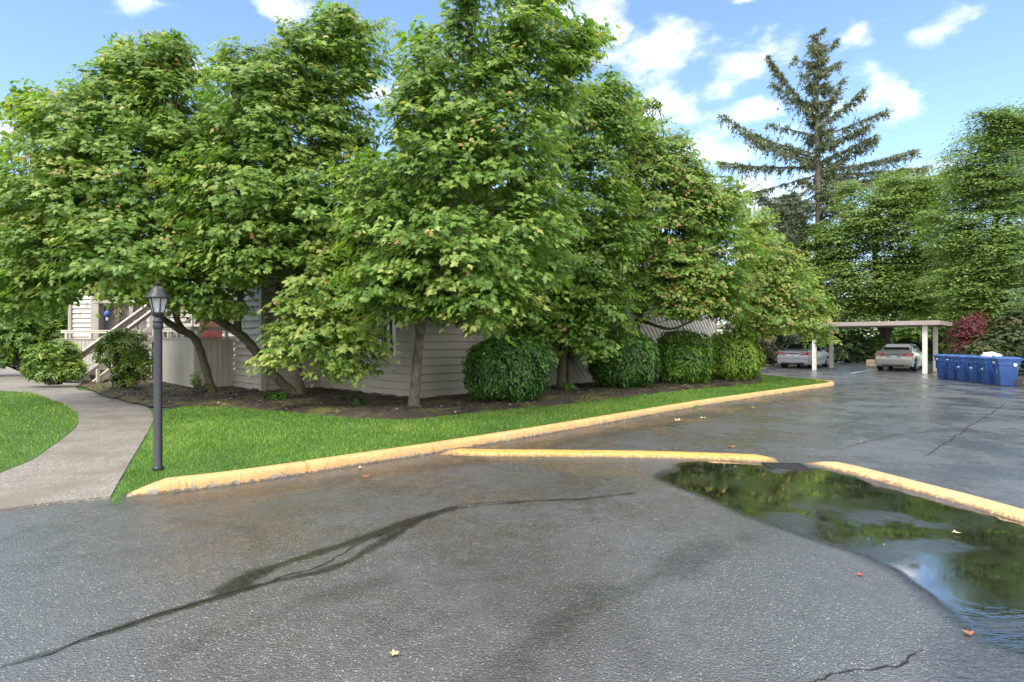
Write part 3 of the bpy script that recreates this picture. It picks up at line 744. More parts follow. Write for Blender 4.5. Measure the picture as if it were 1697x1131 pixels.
# ------------------------------------------------------------------ building
SIDING = plain('taupe_lap_siding', (0.335, 0.307, 0.258), 0.55, 0.06, 2.0, 0.002)
SIDE_L = plain('light_lap_siding', (0.50, 0.46, 0.42), 0.55, 0.06, 2.0, 0.002)
TRIM = plain('taupe_trim', (0.300, 0.270, 0.228), 0.5, 0.08, 5, 0.002)
FENCEM = plain('grooved_fence_board', (0.375, 0.342, 0.290), 0.6, 0.10, 3.0, 0.003, streak=True)
RAILM = plain('brown_rail_paint', (0.215, 0.172, 0.150), 0.5, 0.12, 6)
CREAM = plain('cream_rail_paint', (0.50, 0.455, 0.39), 0.55, 0.1, 6)
WHITE = plain('white_vinyl', (0.74, 0.74, 0.72), 0.4, 0.05, 6)
SHINGLE = plain('grey_shingle', (0.12, 0.11, 0.10), 0.85, 0.3, 12, 0.02)
SOFFIT = plain('soffit_paint', (0.45, 0.41, 0.38), 0.6, 0.06, 4)
DOORM = plain('lilac_grey_door', (0.36, 0.31, 0.295), 0.45, 0.08, 5)
REDDOOR = plain('maroon_door', (0.115, 0.020, 0.018), 0.4, 0.15, 5)
BRASS = plain('dark_handle', (0.06, 0.05, 0.045), 0.35, 0.2, 8, 0, 0.8)
def glass_mat(name, col, rough=0.06):
    t = NT(name); return t.done(t.ramp(t.noise(1.5, 3), [(0.3, tuple(c * 0.8 for c in col)), (0.7, col)]), rough, None, None, 0.8)
WINGLASS = glass_mat('window_glass', (0.030, 0.036, 0.040))

bld = empty('apartment_building', (0.6, 20.0, 0.0), 'two storey taupe clapboard apartment building behind the maples', 'building')
C0 = np.array([-2.4, 14.35, 0.0])
A_ = C0 - U * 4.9; B_ = A_ - V * 1.75; D_ = B_ - U * 2.1; E_ = np.array([-8.3, 24.2, 0]); G_ = np.array([-15.4, 24.2, 0]); G2_ = np.array([-15.4, 25.0, 0]); H_ = np.array([-19.2, 25.0, 0])
WTOP = 5.55
def lap_wall(m, a, b, z0, z1, out, exp=0.205, skip=()):
    """overlapping boards from a to b; skip: list of (t0,t1,z0,z1) openings in metres along the wall"""
    d = b - a; L = np.linalg.norm(d); d = d / L
    z = z0
    while z < z1 - 0.01:
        t = min(z + exp, z1)
        cuts = [(0.0, L)]
        for (s0, s1, o0, o1) in skip:
            if z < o1 and t > o0: cuts = [q for (x0, x1) in cuts for q in ((x0, min(x1, s0)), (max(x0, s1), x1)) if q[1] - q[0] > 0.01]
        for x0, x1 in cuts:
            p, q = a + d * x0, a + d * x1
            m.add([p + ZUP * (z + .026) + out * 0.058, q + ZUP * (z + .026) + out * 0.058, q + ZUP * t + out * 0.004, p + ZUP * t + out * 0.004,
                   p + ZUP * (z + .030) - out * 0.03, q + ZUP * (z + .030) - out * 0.03, q + ZUP * t - out * 0.03, p + ZUP * t - out * 0.03], [(0, 1, 2, 3), (0, 4, 5, 1), (3, 2, 6, 7)])
        z = t
    m.prism([a + ZUP * z0 - out * 0.03, b + ZUP * z0 - out * 0.03, b + ZUP * z1 - out * 0.03, a + ZUP * z1 - out * 0.03], out * 0, -out * 0.10)
def clip(poly, nx, ny, c):
    o = []
    for i in range(len(poly)):
        p, q = poly[i], poly[(i + 1) % len(poly)]
        dp, dq = nx * p[0] + ny * p[1] - c, nx * q[0] + ny * q[1] - c
        if dp >= 0: o.append(p)
        if dp * dq < 0:
            t = dp / (dp - dq); o.append((p[0] + (q[0] - p[0]) * t, p[1] + (q[1] - p[1]) * t))
    return o
def diag_wall(m, a, b, z0, z1, out, exp=0.215):
    d = b - a; L = np.linalg.norm(d); d = d / L; c, s = math.cos(R(45)), math.sin(R(45))
    k = z0 * s - 0.0
    e = k
    while e < L * c + z1 * s:
        poly = [(0, z0), (L, z0), (L, z1), (0, z1)]
        poly = clip(poly, c, s, e); 
        if len(poly) >= 3: poly = clip(poly, -c, -s, -(e + exp))
        if len(poly) >= 3:
            vs = []
            for x, z in poly:
                fr = (x * c + z * s - e) / exp
                vs.append(a + d * x + ZUP * z + out * (0.030 - 0.026 * fr))
            n = len(vs)
            m.add(vs + [p - out * 0.05 for p in vs], [tuple(range(n))] + [(i, (i + 1) % n, n + (i + 1) % n, n + i) for i in range(n)])
        e += exp
    m.prism([a + ZUP * z0 - out * 0.06, b + ZUP * z0 - out * 0.06, b + ZUP * z1 - out * 0.06, a + ZUP * z1 - out * 0.06], out * 0, -out * 0.10)
zw0 = 0.13
m = MB()
win = (3.38, 4.10, 1.22, 2.55)          # window opening on the left wall, metres from the inner corner
lap_wall(m, A_, C0, zw0, WTOP, -V, skip=[win, (1.0, 2.1, 3.9, 5.1)])
lap_wall(m, B_, A_, zw0, WTOP, U)
lap_wall(m, D_, B_, zw0, WTOP, -V)
m1_ = C0 + V * 2.6
lap_wall(m, C0, m1_, zw0, WTOP, U)
lap_wall(m, E_, D_, zw0, WTOP, nrm(np.cross(ZUP, E_ - D_)))
lap_wall(m, G_, E_, zw0, WTOP, np.array([0, -1.0, 0]), skip=[(2.22, 3.18, 0.2, 2.95)])
m.build('wall', SIDING, bld)
R_ = C0 + V * 17.2
m = MB(); diag_wall(m, m1_ + V * 0.1, R_, zw0, WTOP, U); m.build('diagonal_siding', SIDE_L, bld)
for c, ax in ((C0, 1), (B_, 1), (m1_ + V * 0.05, 0), (A_, 0), (R_, 0)):
    m = MB(); m.box(c + ZUP * (zw0 + WTOP) / 2 + (U * 0.02 - V * 0.02 if ax else U * 0.02), (0.16 if ax else 0.12, 0.16 if ax else 0.07, WTOP - zw0 + 0.02), (V, U, ZUP) if not ax else (U, V, ZUP))
    m.build('corner_trim', TRIM, bld, bevel=0.006)
def window(a, d, out, s0, s1, z0, z1):
    f = MB(); w = 0.075
    mid = lambda s, z, o=0.0: a + d * s + ZUP * z + out * o
    for zc in (z0 + w / 2, z1 - w / 2): f.box(mid((s0 + s1) / 2, zc, 0.02), (s1 - s0, 0.09, w), (d, out, ZUP))
    for sc in (s0 + w / 2, s1 - w / 2): f.box(mid(sc, (z0 + z1) / 2, 0.02), (w, 0.09, z1 - z0 - 2 * w), (d, out, ZUP))
    f.box(mid((s0 + s1) / 2, (z0 + z1) / 2, 0.005), (0.045, 0.05, z1 - z0 - 2 * w), (d, out, ZUP))
    fo = f.build('window', WHITE, bld, bevel=0.006)
    g = MB(); g.box(mid((s0 + s1) / 2, (z0 + z1) / 2, -0.03), (s1 - s0 - 2 * w, 0.012, z1 - z0 - 2 * w), (d, out, ZUP)); g.build('pane', WINGLASS, fo)
window(A_, U, -V, *win); window(A_, U, -V, 1.0, 2.1, 3.9, 5.1)
# entry wing on the far left
m = MB(); out = np.array([0, -1.0, 0])
lap_wall(m, np.array([-19.2, 25, 0]), np.array([-18.3, 25, 0]), zw0, WTOP, out)
lap_wall(m, np.array([-18.0, 25.0, 0]), np.array([-15.4, 25.0, 0]), 3.66, WTOP, out)
lap_wall(m, np.array([-19.2, 34, 0]), np.array([-19.2, 25, 0]), zw0, WTOP, np.array([-1.0, 0, 0]))
m.build('entry_wall', SIDE_L, bld)
m = MB()
m.box((-18.15, 25.0, 1.85), (0.34, 0.16, 3.5)); m.box((-16.52, 24.93, 2.12), (0.18, 0.17, 2.2)); m.box((-16.6, 25.0, 3.44), (3.2, 0.2, 0.40)); m.box((-19.22, 24.96, 2.7), (0.14, 0.14, 5.2))
m.build('entry_trim', TRIM, bld, bevel=0.006)
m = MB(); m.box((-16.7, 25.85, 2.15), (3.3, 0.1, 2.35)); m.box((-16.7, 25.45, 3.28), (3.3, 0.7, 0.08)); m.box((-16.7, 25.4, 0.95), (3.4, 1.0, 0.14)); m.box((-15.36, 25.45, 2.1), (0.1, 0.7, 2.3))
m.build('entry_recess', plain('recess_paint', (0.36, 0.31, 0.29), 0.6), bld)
def door(c, w, h, mat, d=np.array([1.0, 0, 0]), out=np.array([0, -1.0, 0])):
    o = MB(); o.box(c + ZUP * h / 2, (w, 0.05, h), (d, out, ZUP))
    for sx in (-1, 1):
        for zz, hh in ((0.27, 0.34), (0.70, 0.38)): o.box(c + d * sx * w * 0.22 + ZUP * h * zz + out * 0.028, (w * 0.3, 0.012, h * hh), (d, out, ZUP))
    ob = o.build('door', mat, bld, bevel=0.004)
    k = MB(); k.box(c + d * w * 0.42 + ZUP * 1.0 + out * 0.05, (0.05, 0.05, 0.16), (d, out, ZUP)); k.build('handle', BRASS, ob, bevel=0.01)
door(np.array([-17.30, 25.77, 1.02]), 0.92, 2.02, DOORM)
door(np.array([-12.70, 24.17, 0.62]), 0.93, 2.2, REDDOOR)
# roof: eaves fascia and low hipped shingle planes
foot = [C0, R_, R_ - U * 11, np.array([-15.5, 34.0, 0]), np.array([-19.3, 34.0, 0]), H_, G2_, G_, E_, D_, B_, A_]
ctr = np.mean([p for p in foot], axis=0)
m = MB(); n = len(foot)
grow = [p + nrm(p - ctr) * 0.45 for p in foot]
m.prism([p + ZUP * WTOP for p in grow], ZUP * 0, ZUP * 0.22)
fas = m.build('eaves', SOFFIT, bld)
m = MB(); top = ctr + ZUP * 7.0
g2 = [p + nrm(p - ctr) * 0.5 + ZUP * (WTOP + 0.225) for p in foot]
m.add(g2 + [top], [(i, (i + 1) % n, n) for i in range(n)]); m.build('roof', SHINGLE, bld)

# ------------------------------------------------------------------ board fence with open top rail
F0 = D_ + U * 0.03 - V * 0.05; F1 = F0 - V * 1.1 - U * 0.1; F2 = F1 - U * 3.6 + V * 0.15; F3 = F2 - U * 0.95; F4 = np.array([-18.15, 22.95, 0.0]); F5 = np.array([-13.0, 23.05, 0.0])
fz0, fz1 = 0.20, 1.66
fence = empty('board_fence', F1, 'taupe vertical board fence with open top rail between the steps and siding', 'fence')
def fence_run(a, b, pm, capm, railm, postm, off):
    d = b - a; L = np.linalg.norm(d); d = d / L; nrm_ = np.cross(d, ZUP); k = max(1, int(L / 0.15)); w = L / k
    for i in range(k):
        pm.box(a + d * w * (i + 0.5) + ZUP * (fz0 + fz1) / 2 + nrm_ * random.uniform(-.002, .002), (w - 0.012, 0.022, fz1 - fz0 + random.uniform(-.006, .006)), (d, nrm_, ZUP))
    pm.box((a + b) / 2 - nrm_ * 0.018 + ZUP * (fz0 + fz1) / 2, (L - 0.03, 0.012, fz1 - fz0 - 0.02), (d, nrm_, ZUP))
    capm.box((a + b) / 2 + ZUP * (fz1 + 0.022), (L, 0.10, 0.035), (d, nrm_, ZUP))
    a2, b2 = a - nrm_ * off, b - nrm_ * off
    railm.box((a2 + b2) / 2 + ZUP * 2.02, (L + 0.1, 0.14, 0.045), (d, nrm_, ZUP)); railm.box((a2 + b2) / 2 + ZUP * 1.955 + nrm_ * 0.03, (L + 0.1, 0.045, 0.085), (d, nrm_, ZUP))
    for t in np.linspace(0.15, L - 0.15, max(2, int(L / 0.9) + 1)): postm.append((a2 + d * t, d, nrm_))
pm, capm, railm, postm = MB(), MB(), MB(), []
for a, b in ((F1, F0), (F2, F1), (F3, F2), (F4, F5)):
    pm = MB(); fence_run(a, b, pm, capm, railm, postm, 0.22); pm.build('panel', FENCEM, fence)
capm.build('cap', TRIM, fence, bevel=0.006); railm.build('top_rail', CREAM, fence, bevel=0.006)
for c, d, n_ in postm:
    q = MB(); q.box(c + ZUP * (1.62 + 1.91) / 2, (0.09, 0.09, 0.30), (d, n_, ZUP)); q.build('post', CREAM, fence, bevel=0.006)

# ------------------------------------------------------------------ outside staircase
def staircase():
    A = np.array([0.49, 0.872, 0.0]); E = np.array([0.872, -0.49, 0.0]); wd = 1.05
    n, rise, run, z0 = 10, 0.190, 0.234, 0.03
    far = np.array([-15.15, 20.2, z0]); near = far + E * wd; mid = (far + near) / 2
    st = empty('staircase', (mid[0], mid[1], 0), 'timber outdoor staircase with brown sloping handrail rising from the path', 'staircase')
    TREAD = plain('weathered_tread', (0.20, 0.165, 0.135), 0.7, 0.25, 8)
    for i in range(n):
        q = MB(); q.box(mid + A * run * (i + 0.5) + ZUP * (rise * (i + 1) - 0.02), (run + 0.03, wd - 0.06, 0.045), (A, E, ZUP)); q.build('tread', TREAD, st, bevel=0.005)
    rs = MB()
    for i in range(n): rs.box(mid + A * (run * i + 0.02) + ZUP * (rise * (i + 0.5) - 0.02), (0.02, wd - 0.08, rise - 0.05), (A, E, ZUP))
    rs.build('riser', TREAD, st)
    ex, ez = run * n, rise * n
    for b0 in (far, near):
        m = MB(); m.bar(b0 - A * 0.10 + ZUP * 0.10, b0 + A * ex + ZUP * (ez + 0.17), 0.05, 0.20); m.build('stringer', CREAM, st, bevel=0.006)
        m = MB(); m.bar(b0 - A * 0.14 + ZUP * 0.19, b0 + A * 0.62 + ZUP * (0.19 + 0.76 * rise / run), 0.09, 0.035); m.build('lower_rail', CREAM, st, bevel=0.005)
    for b0, mt, h0, w_, t0 in ((far, RAILM, 1.06, 0.19, -0.12), (near, RAILM, 1.16, 0.10, 0.45)):
        a = b0 + A * t0 + ZUP * (h0 + t0 * rise / run); b = b0 + A * (ex + 0.05) + ZUP * (h0 + (ex + .05) * rise / run)
        m = MB(); m.bar(a, b, 0.045, w_); m.build('handrail', mt, st, bevel=0.006)
        m = MB(); m.bar(a + ZUP * (w_ / 2 + 0.04), b + ZUP * (w_ / 2 + 0.04), 0.14, 0.04); m.build('rail_cap', CREAM, st, bevel=0.006)
        for k in range(5):
            t = 0.03 + 0.235 * k; p = a + (b - a) * t; hh = h0 - 0.10
            q = MB(); q.box(p - ZUP * (hh / 2 + w_ / 2), (0.085, 0.085, hh), (A, E, ZUP)); q.build('post', CREAM, st, bevel=0.005)
    q = MB(); q.box(near - A * 0.02 + E * 0.06 + ZUP * 0.30, (0.085, 0.085, 0.62), (A, E, ZUP)); q.build('post', CREAM, st, bevel=0.005)
    top = mid + A * (ex + 0.55)
    m = MB(); m.box(top + ZUP * (ez - 0.08), (1.1, wd + 0.3, 0.15), (A, E, ZUP)); m.build('landing', CREAM, st, bevel=0.006)
    for s in (-1, 1):
        for k in (0.05, 1.0):
            q = MB(); q.box(mid + A * (ex + k) + E * s * wd / 2 + ZUP * (ez + 0.5), (0.09, 0.09, 1.0), (A, E, ZUP)); q.build('post', CREAM, st, bevel=0.005)
        for k in (0.05, 1.0):
            q = MB(); q.box(mid + A * (ex + k) + E * s * wd / 2 + ZUP * (ez / 2 - 0.08), (0.10, 0.10, ez - 0.16), (A, E, ZUP)); q.build('leg', CREAM, st)
        q = MB(); q.box(mid + A * (ex + 0.52) + E * s * wd / 2 + ZUP * (ez + 1.02), (1.1, 0.12, 0.05), (A, E, ZUP)); q.build('landing_rail', CREAM, st, bevel=0.005)
staircase()

# hanging things at the entry
hb = empty('hanging_lantern', (-17.0, 24.6, 2.6), 'small blue glass ornament hanging at the far entry', 'ornament')
BLUEG = plain('cobalt_glass', (0.025, 0.075, 0.26), 0.15, 0.3, 9)
m = MB(); m.lathe([(0.02, 0.16), (0.07, 0.12), (0.12, 0.02), (0.115, -0.07), (0.07, -0.13), (0.03, -0.15)], 14, (-17.3, 24.5, 2.76)); m.build('bowl', BLUEG, hb, smooth=True)
m = MB(); m.lathe([(0.045, -0.15), (0.05, -0.22), (0.03, -0.28)], 10, (-17.3, 24.5, 2.76)); m.build('tail', WHITE, hb, smooth=True)
m = MB(); m.tube([(-17.3, 24.5, 2.90), (-17.3, 24.5, 3.26)], 0.008, 5); m.build('cord', BRASS, hb)

# ------------------------------------------------------------------ lamp post
LAMPM = plain('charcoal_powder_coat', (0.009, 0.010, 0.013), 0.42, 0.2, 12, 0.001)
def lamp():
    c = P(262, 776, 0.10); c[2] = 0.08
    l = empty('lamp_post', c, 'slim charcoal lantern lamp post standing on the lawn by the path', 'lamp post')
    o = lambda *p: c + np.array(p)
    m = MB(); m.lathe([(0.062, 0.0), (0.062, 0.03), (0.045, 0.05), (0.0445, 1.68), (0.042, 1.70)], 20, c); m.build('post', LAMPM, l, smooth=True)
    m = MB(); m.lathe([(0.052, 1.66), (0.056, 1.68), (0.056, 1.71), (0.05, 1.73), (0.054, 1.735), (0.054, 1.76), (0.040, 1.78), (0.036, 1.80), (0.056, 1.815), (0.068, 1.835), (0.068, 1.85)], 20, c); m.build('collar', LAMPM, l, smooth=True)
    z0, z1, r0, r1 = 1.85, 2.03, 0.062, 0.105
    fr = MB(); gl = MB(); n = 6
    for k in range(n):
        t0, t1 = 2 * math.pi * k / n + 0.3, 2 * math.pi * (k + 1) / n + 0.3
        a0, a1 = o(r0 * math.cos(t0), r0 * math.sin(t0), z0), o(r1 * math.cos(t0), r1 * math.sin(t0), z1)
        b0, b1 = o(r0 * math.cos(t1), r0 * math.sin(t1), z0), o(r1 * math.cos(t1), r1 * math.sin(t1), z1)
        fr.tube([a0, a1], 0.0075, 6); fr.tube([a1, b1], 0.009, 6); fr.tube([a0, b0], 0.008, 6)
        s = 0.955
        gl.add([c + (p - c) * np.array([s, s, 1]) for p in (a0, b0, b1, a1)], [(0, 1, 2, 3)])
    fr.build('lantern_frame', LAMPM, l, smooth=True)
    t = NT('frosted_lantern_glass'); t.done(t.ramp(t.noise(30, 3, stretch=(1, 1, .2)), [(0.3, (0.50, 0.52, 0.52)), (0.7, (0.66, 0.68, 0.68))]), 0.12); t.b.inputs['Transmission Weight'].default_value = 0.55
    gl.build('glass', t.m, l)
    m = MB(); m.lathe([(0.018, 1.852), (0.02, 1.90), (0.03, 1.91), (0.034, 1.96), (0.02, 2.0)], 12, c); m.build('bulb', plain('milky_bulb', (0.7, 0.7, 0.66), 0.3), l, smooth=True)
    m = MB(); m.lathe([(0.105, 2.03), (0.132, 2.028), (0.130, 2.045), (0.092, 2.085), (0.078, 2.12), (0.066, 2.145), (0.03, 2.165), (0.012, 2.17)], 12, c, rot=0.3); m.build('cap', LAMPM, l, smooth=True)
    m = MB(); m.lathe([(0.008, 2.165), (0.009, 2.18), (0.018, 2.19), (0.019, 2.205), (0.007, 2.215), (0.006, 2.23), (0.001, 2.245)], 10, c); m.build('finial', LAMPM, l, smooth=True)
lamp()

# ------------------------------------------------------------------ carport
CPW = plain('cream_post_paint', (0.56, 0.52, 0.46), 0.55, 0.08, 6)
CPF = plain('taupe_metal_fascia', (0.285, 0.235, 0.215), 0.5, 0.06, 3)
cp = empty('carport', bay(2.4, 1.5), 'long flat roofed open carport with cream posts over the parking bays', 'carport')
m = MB(); s0, s1, d0, d1, zt = -0.62, 15.0, -0.40, 3.9, 2.58
cen = bay((s0 + s1) / 2, (d0 + d1) / 2)
m.box(cen + ZUP * (zt - 0.05), (s1 - s0 - 0.08, d1 - d0 - 0.08, 0.06), (U, V, ZUP))
m.build('roof_deck', CPF, cp)
m = MB()
for d_ in (d0, d1): m.box(bay((s0 + s1) / 2, d_, zt - 0.10), (s1 - s0, 0.04, 0.21), (U, V, ZUP))
for s_ in (s0, s1): m.box(bay(s_, (d0 + d1) / 2, zt - 0.101), (0.04, d1 - d0 - 0.05, 0.202), (U, V, ZUP))
m.build('fascia', CPF, cp, bevel=0.004)
m = MB()
for s_ in (0.0, 4.95, 9.9): m.box(bay(s_, 1.7, zt - 0.15), (0.12, 4.1, 0.14), (U, V, ZUP))
m.build('beam', CPW, cp)
for s_ in (0.0, 4.95, 9.9):
    for d_ in (0.0, 3.2):
        q = MB(); q.box(bay(s_, d_, 1.18), (0.19, 0.19, 2.34), (U, V, ZUP)); q.build('post', CPW, cp, bevel=0.008)

# ------------------------------------------------------------------ cars
def car_paint(name, col):
    t = NT(name); c = t.ramp(t.noise(160, 2), [(0.35, tuple(x * 0.92 for x in col)), (0.65, tuple(min(1, x * 1.06) for x in col))])
    t.done(c, 0.30, None, 0.25); t.b.inputs['Coat Weight'].default_value = 0.8; t.b.inputs['Coat Roughness'].default_value = 0.06
    return t.m
SILVER = car_paint('silver_car_paint', (0.42, 0.435, 0.465)); CHAMP = car_paint('champagne_car_paint', (0.37, 0.37, 0.345))
TYRE = plain('tyre_rubber', (0.018, 0.018, 0.018), 0.8, 0.2, 20); RIM = plain('alloy_rim', (0.45, 0.46, 0.48), 0.3, 0.08, 20, 0, 0.8)
CARGLASS = glass_mat('tinted_car_glass', (0.016, 0.019, 0.021), 0.04); TAIL = glass_mat('tail_lamp_red', (0.42, 0.035, 0.030), 0.15); TAILC = glass_mat('tail_lamp_clear', (0.62, 0.50, 0.48), 0.15)
BLACKP = plain('black_trim', (0.015, 0.015, 0.016), 0.5); PLATE = plain('licence_plate', (0.55, 0.57, 0.62), 0.4, 0.25, 30); CHROME = plain('chrome', (0.6, 0.6, 0.62), 0.15, 0.05, 20, 0, 1.0)
def sedan(name, origin, rz, paint, label, cat, lamp_split, exhaust, L=4.75, W=1.80, H=1.45):
    """built with its rear bumper at y = 0, nose towards +y, then placed"""
    root = empty(name, (0, 0, 0), label, cat, 'cars parked under the carport')
    wr, wy = 0.325, (0.98, 0.98 + 2.74)
    # lower body: side outline with wheel arches, swept across and rounded
    ol = [(0.10, 0.24), (0.03, 0.32), (0.0, 0.52), (0.015, 0.66), (0.05, 0.74), (0.07, 0.98), (0.12, 1.045), (0.55, 1.065)]
    ol += [(1.2, 1.02), (2.4, 0.96), (3.3, 0.955), (4.1, 0.86), (4.5, 0.74), (4.70, 0.60), (4.75, 0.45), (4.70, 0.27), (4.55, 0.20)]
    for w in wy[::-1]:
        ol += [(w + 0.385 * math.cos(th), 0.32 + 0.385 * math.sin(th)) for th in np.linspace(-0.32, math.pi + 0.32, 13)]
    ol = [(y, z) for y, z in ol]
    m = MB(); nst = [(-1.0, 0.0), (-0.93, 0.0), (0.93, 0.0), (1.0, 0.0)]
    secs = [(-W / 2, 0.955), (-W / 2 + 0.06, 1.0), (0.0, 1.012), (W / 2 - 0.06, 1.0), (W / 2, 0.955)]
    vs = []; k = len(ol)
    for xs, sc in secs:
        for (y, z) in ol:
            arch = z < 0.7 and (abs(y - wy[0]) < 0.4 or abs(y - wy[1]) < 0.4)
            yy = y if arch else (y - L / 2) * (sc if sc < 1.0 else 1.0) + L / 2
            if sc > 1.0 and not arch: yy = (y - L / 2) * 1.012 + L / 2
            zz = z if z < 0.7 else 0.7 + (z - 0.7) * (0.80 if sc < 1 else 1.0)
            xx = xs if abs(xs) < W / 2 - 0.01 else xs * (1.0 if 0.40 < z < 0.80 else 0.955)
            vs.append((xx, yy, zz))
    fs = [(s * k + i, s * k + (i + 1) % k, (s + 1) * k + (i + 1) % k, (s + 1) * k + i) for s in range(len(secs) - 1) for i in range(k)]
    fs += [tuple(range(k))[::-1], tuple((len(secs) - 1) * k + i for i in range(k))]
    m.add(vs, fs); body = m.build('body', paint, root, smooth=True, bevel=0.012)
    # cabin: rounded loft from belt to roof
    st = [(0.62, 0.72, 1.02), (0.80, 0.715, 1.13), (1.32, 0.64, H - 0.045), (1.60, 0.615, H - 0.01), (2.10, 0.61, H), (2.55, 0.625, H - 0.03), (3.25, 0.70, 1.10), (3.55, 0.72, 0.95)]
    m = MB(); vs = []
    for (y, hw, z) in st:
        base = 0.93
        vs += [(-0.80, y, base), (-hw - (0.80 - hw) * 0.0, y, z - 0.03 if z > 1.05 else z), (-hw * 0.86, y, z), (0, y, z + 0.012), (hw * 0.86, y, z), (hw, y, z - 0.03 if z > 1.05 else z), (0.80, y, base)]
    k = 7
    fs = [(s * k + i, s * k + i + 1, (s + 1) * k + i + 1, (s + 1) * k + i) for s in range(len(st) - 1) for i in range(k - 1)]
    fs += [tuple(range(k)), tuple((len(st) - 1) * k + i for i in range(k))[::-1]]
    m.add(vs, fs); m.build('cabin', paint, root, smooth=True)
    def quad(name, pts, mat, par=root, th=0.012):
        pts = np.array(pts, float); n_ = nrm(np.cross(pts[1] - pts[0], pts[2] - pts[0])); q = MB(); q.prism(pts, n_ * 0.0, n_ * th); return q.build(name, mat, par, bevel=0.003)
    e = 0.006
    quad('rear_window', [(-0.60, 0.80 - e, 1.135), (0.60, 0.80 - e, 1.135), (0.53, 1.28 - e, H - 0.045 + 0.008), (-0.53, 1.28 - e, H - 0.045 + 0.008)], CARGLASS)
    quad('windscreen', [(0.62, 3.22 + e, 1.115), (-0.62, 3.22 + e, 1.115), (-0.54, 2.60 + e, H - 0.035), (0.54, 2.60 + e, H - 0.035)], CARGLASS)
    for s in (-1, 1):
        def side(y, z):
            tz = (z - 0.93) / (H - 0.05 - 0.93); return s * (0.80 - (0.80 - 0.625) * tz + 0.012)
        for ys in (((1.05, 1.02), (1.78, 1.02), (1.78, 1.36), (1.42, 1.36)), ((1.86, 1.02), (2.95, 1.02), (2.58, 1.34), (1.86, 1.365))):
            pts = [(side(y, z), y, z) for y, z in ys]
            quad('side_window', pts if s < 0 else pts[::-1], CARGLASS)
        mm = MB(); mm.box((s * 0.94, 2.92, 1.03), (0.16, 0.10, 0.12)); mm.build('mirror', paint, root, bevel=0.03)
        for y in wy:
            w = MB(); w.lathe([(0.20, -0.10), (0.30, -0.105), (wr, -0.07), (wr, 0.07), (0.30, 0.105), (0.20, 0.10)], 28)
            w.v = [(s * (0.80 - 0.0) + z_, y + x_, wr + y_) for (x_, y_, z_) in w.v]
            wo = w.build('wheel', TYRE, root, smooth=True)
            r_ = MB(); r_.lathe([(0.02, 0.0), (0.215, 0.0), (0.225, 0.02), (0.0225, 0.03)], 24)
            for q in range(5):
                th = q * 1.2566; r_.bar((0.03 * math.cos(th), 0.03 * math.sin(th), 0.03), (0.205 * math.cos(th), 0.205 * math.sin(th), 0.03), 0.055, 0.03, up=(0, 0, 1.0))
            r_.v = [(s * (0.80 + 0.08 + z_), y + x_, wr + y_) for (x_, y_, z_) in r_.v]
            r_.build('rim', RIM, wo)
            a_ = MB(); a_.lathe([(0.01, 0.0), (0.375, 0.0), (0.375, 0.02), (0.01, 0.02)], 24); a_.v = [(s * (0.64 + z_), y + x_, 0.33 + y_) for (x_, y_, z_) in a_.v]; a_.build('wheel_well', BLACKP, root)
        # tail lamps wrap the rear corners
        t_ = MB(); hw = W / 2
        bot = [(0.42, 0.022, 0.78), (0.85, 0.032, 0.79), (hw + .008, 0.15, 0.815), (hw + .012, 0.42, 0.90)]; tp = [(0.44, 0.042, 0.93), (0.84, 0.062, 0.95), (hw, 0.17, 0.955), (hw + .002, 0.38, 0.955)]
        vv = [(s * x, y, z) for x, y, z in bot + tp]; vv += [(x * 0.965, y + 0.03, z) for x, y, z in vv]
        t_.add(vv, [(i, i + 1, i + 5, i + 4) for i in range(3)] + [(8 + i, 12 + i, 13 + i, 9 + i) for i in range(3)] + [(i, 8 + i, 9 + i, i + 1) for i in range(3)] + [(4 + i, 5 + i, 13 + i, 12 + i) for i in range(3)] + [(0, 4, 12, 8), (3, 11, 15, 7)])
        tl = t_.build('tail_light', TAIL, root, bevel=0.008)
        c_ = MB(); c_.box((s * (0.58 if lamp_split else 0.70), 0.026, 0.865), (0.28 if lamp_split else 0.16, 0.03, 0.05)); c_.build('lens', TAILC, tl, bevel=0.006)
        h_ = MB(); h_.prism([(s * 0.45, 4.64, 0.60), (s * 0.78, 4.42, 0.64), (s * 0.78, 4.36, 0.74), (s * 0.48, 4.52, 0.71)], np.array([0, 0, 0]), np.array([0, 0.03, 0.02])); h_.build('headlight', WHITE, root, bevel=0.01)
        if exhaust:
            x_ = MB(); x_.tube([(s * 0.55, -0.03, 0.29), (s * 0.55, 0.2, 0.29)], 0.045, 12); x_.build('exhaust', CHROME, root)
    q = MB(); q.box((0, 0.002, 0.86), (0.74, 0.03, 0.055)); q.build('trunk_trim', CHROME, root, bevel=0.008)
    q = MB(); q.box((0, 0.018, 0.76), (0.62, 0.03, 0.15)); q.build('plate_recess', WHITE if lamp_split else paint, root, bevel=0.01)
    q = MB(); q.box((0, -0.004, 0.76), (0.305, 0.02, 0.14)); q.build('licence_plate', PLATE, root, bevel=0.004)
    q = MB(); q.box((0, 0.055, 0.295), (1.25, 0.09, 0.13)); q.build('bumper_valance', BLACKP, root, bevel=0.02)
    root.location = Vector([float(c) for c in origin]); root.rotation_euler = (0, 0, rz)
heading = math.atan2(V[1], V[0]) - math.pi / 2
sedan('parked_car', bay(6.6, 1.6), heading, SILVER, 'silver sedan parked left of the front carport post', 'car', True, False)
sedan('parked_car', bay(1.72, 2.3), heading, CHAMP, 'pale champagne sedan with twin exhausts next to the blue bins', 'car', False, True, L=4.75, W=1.74)

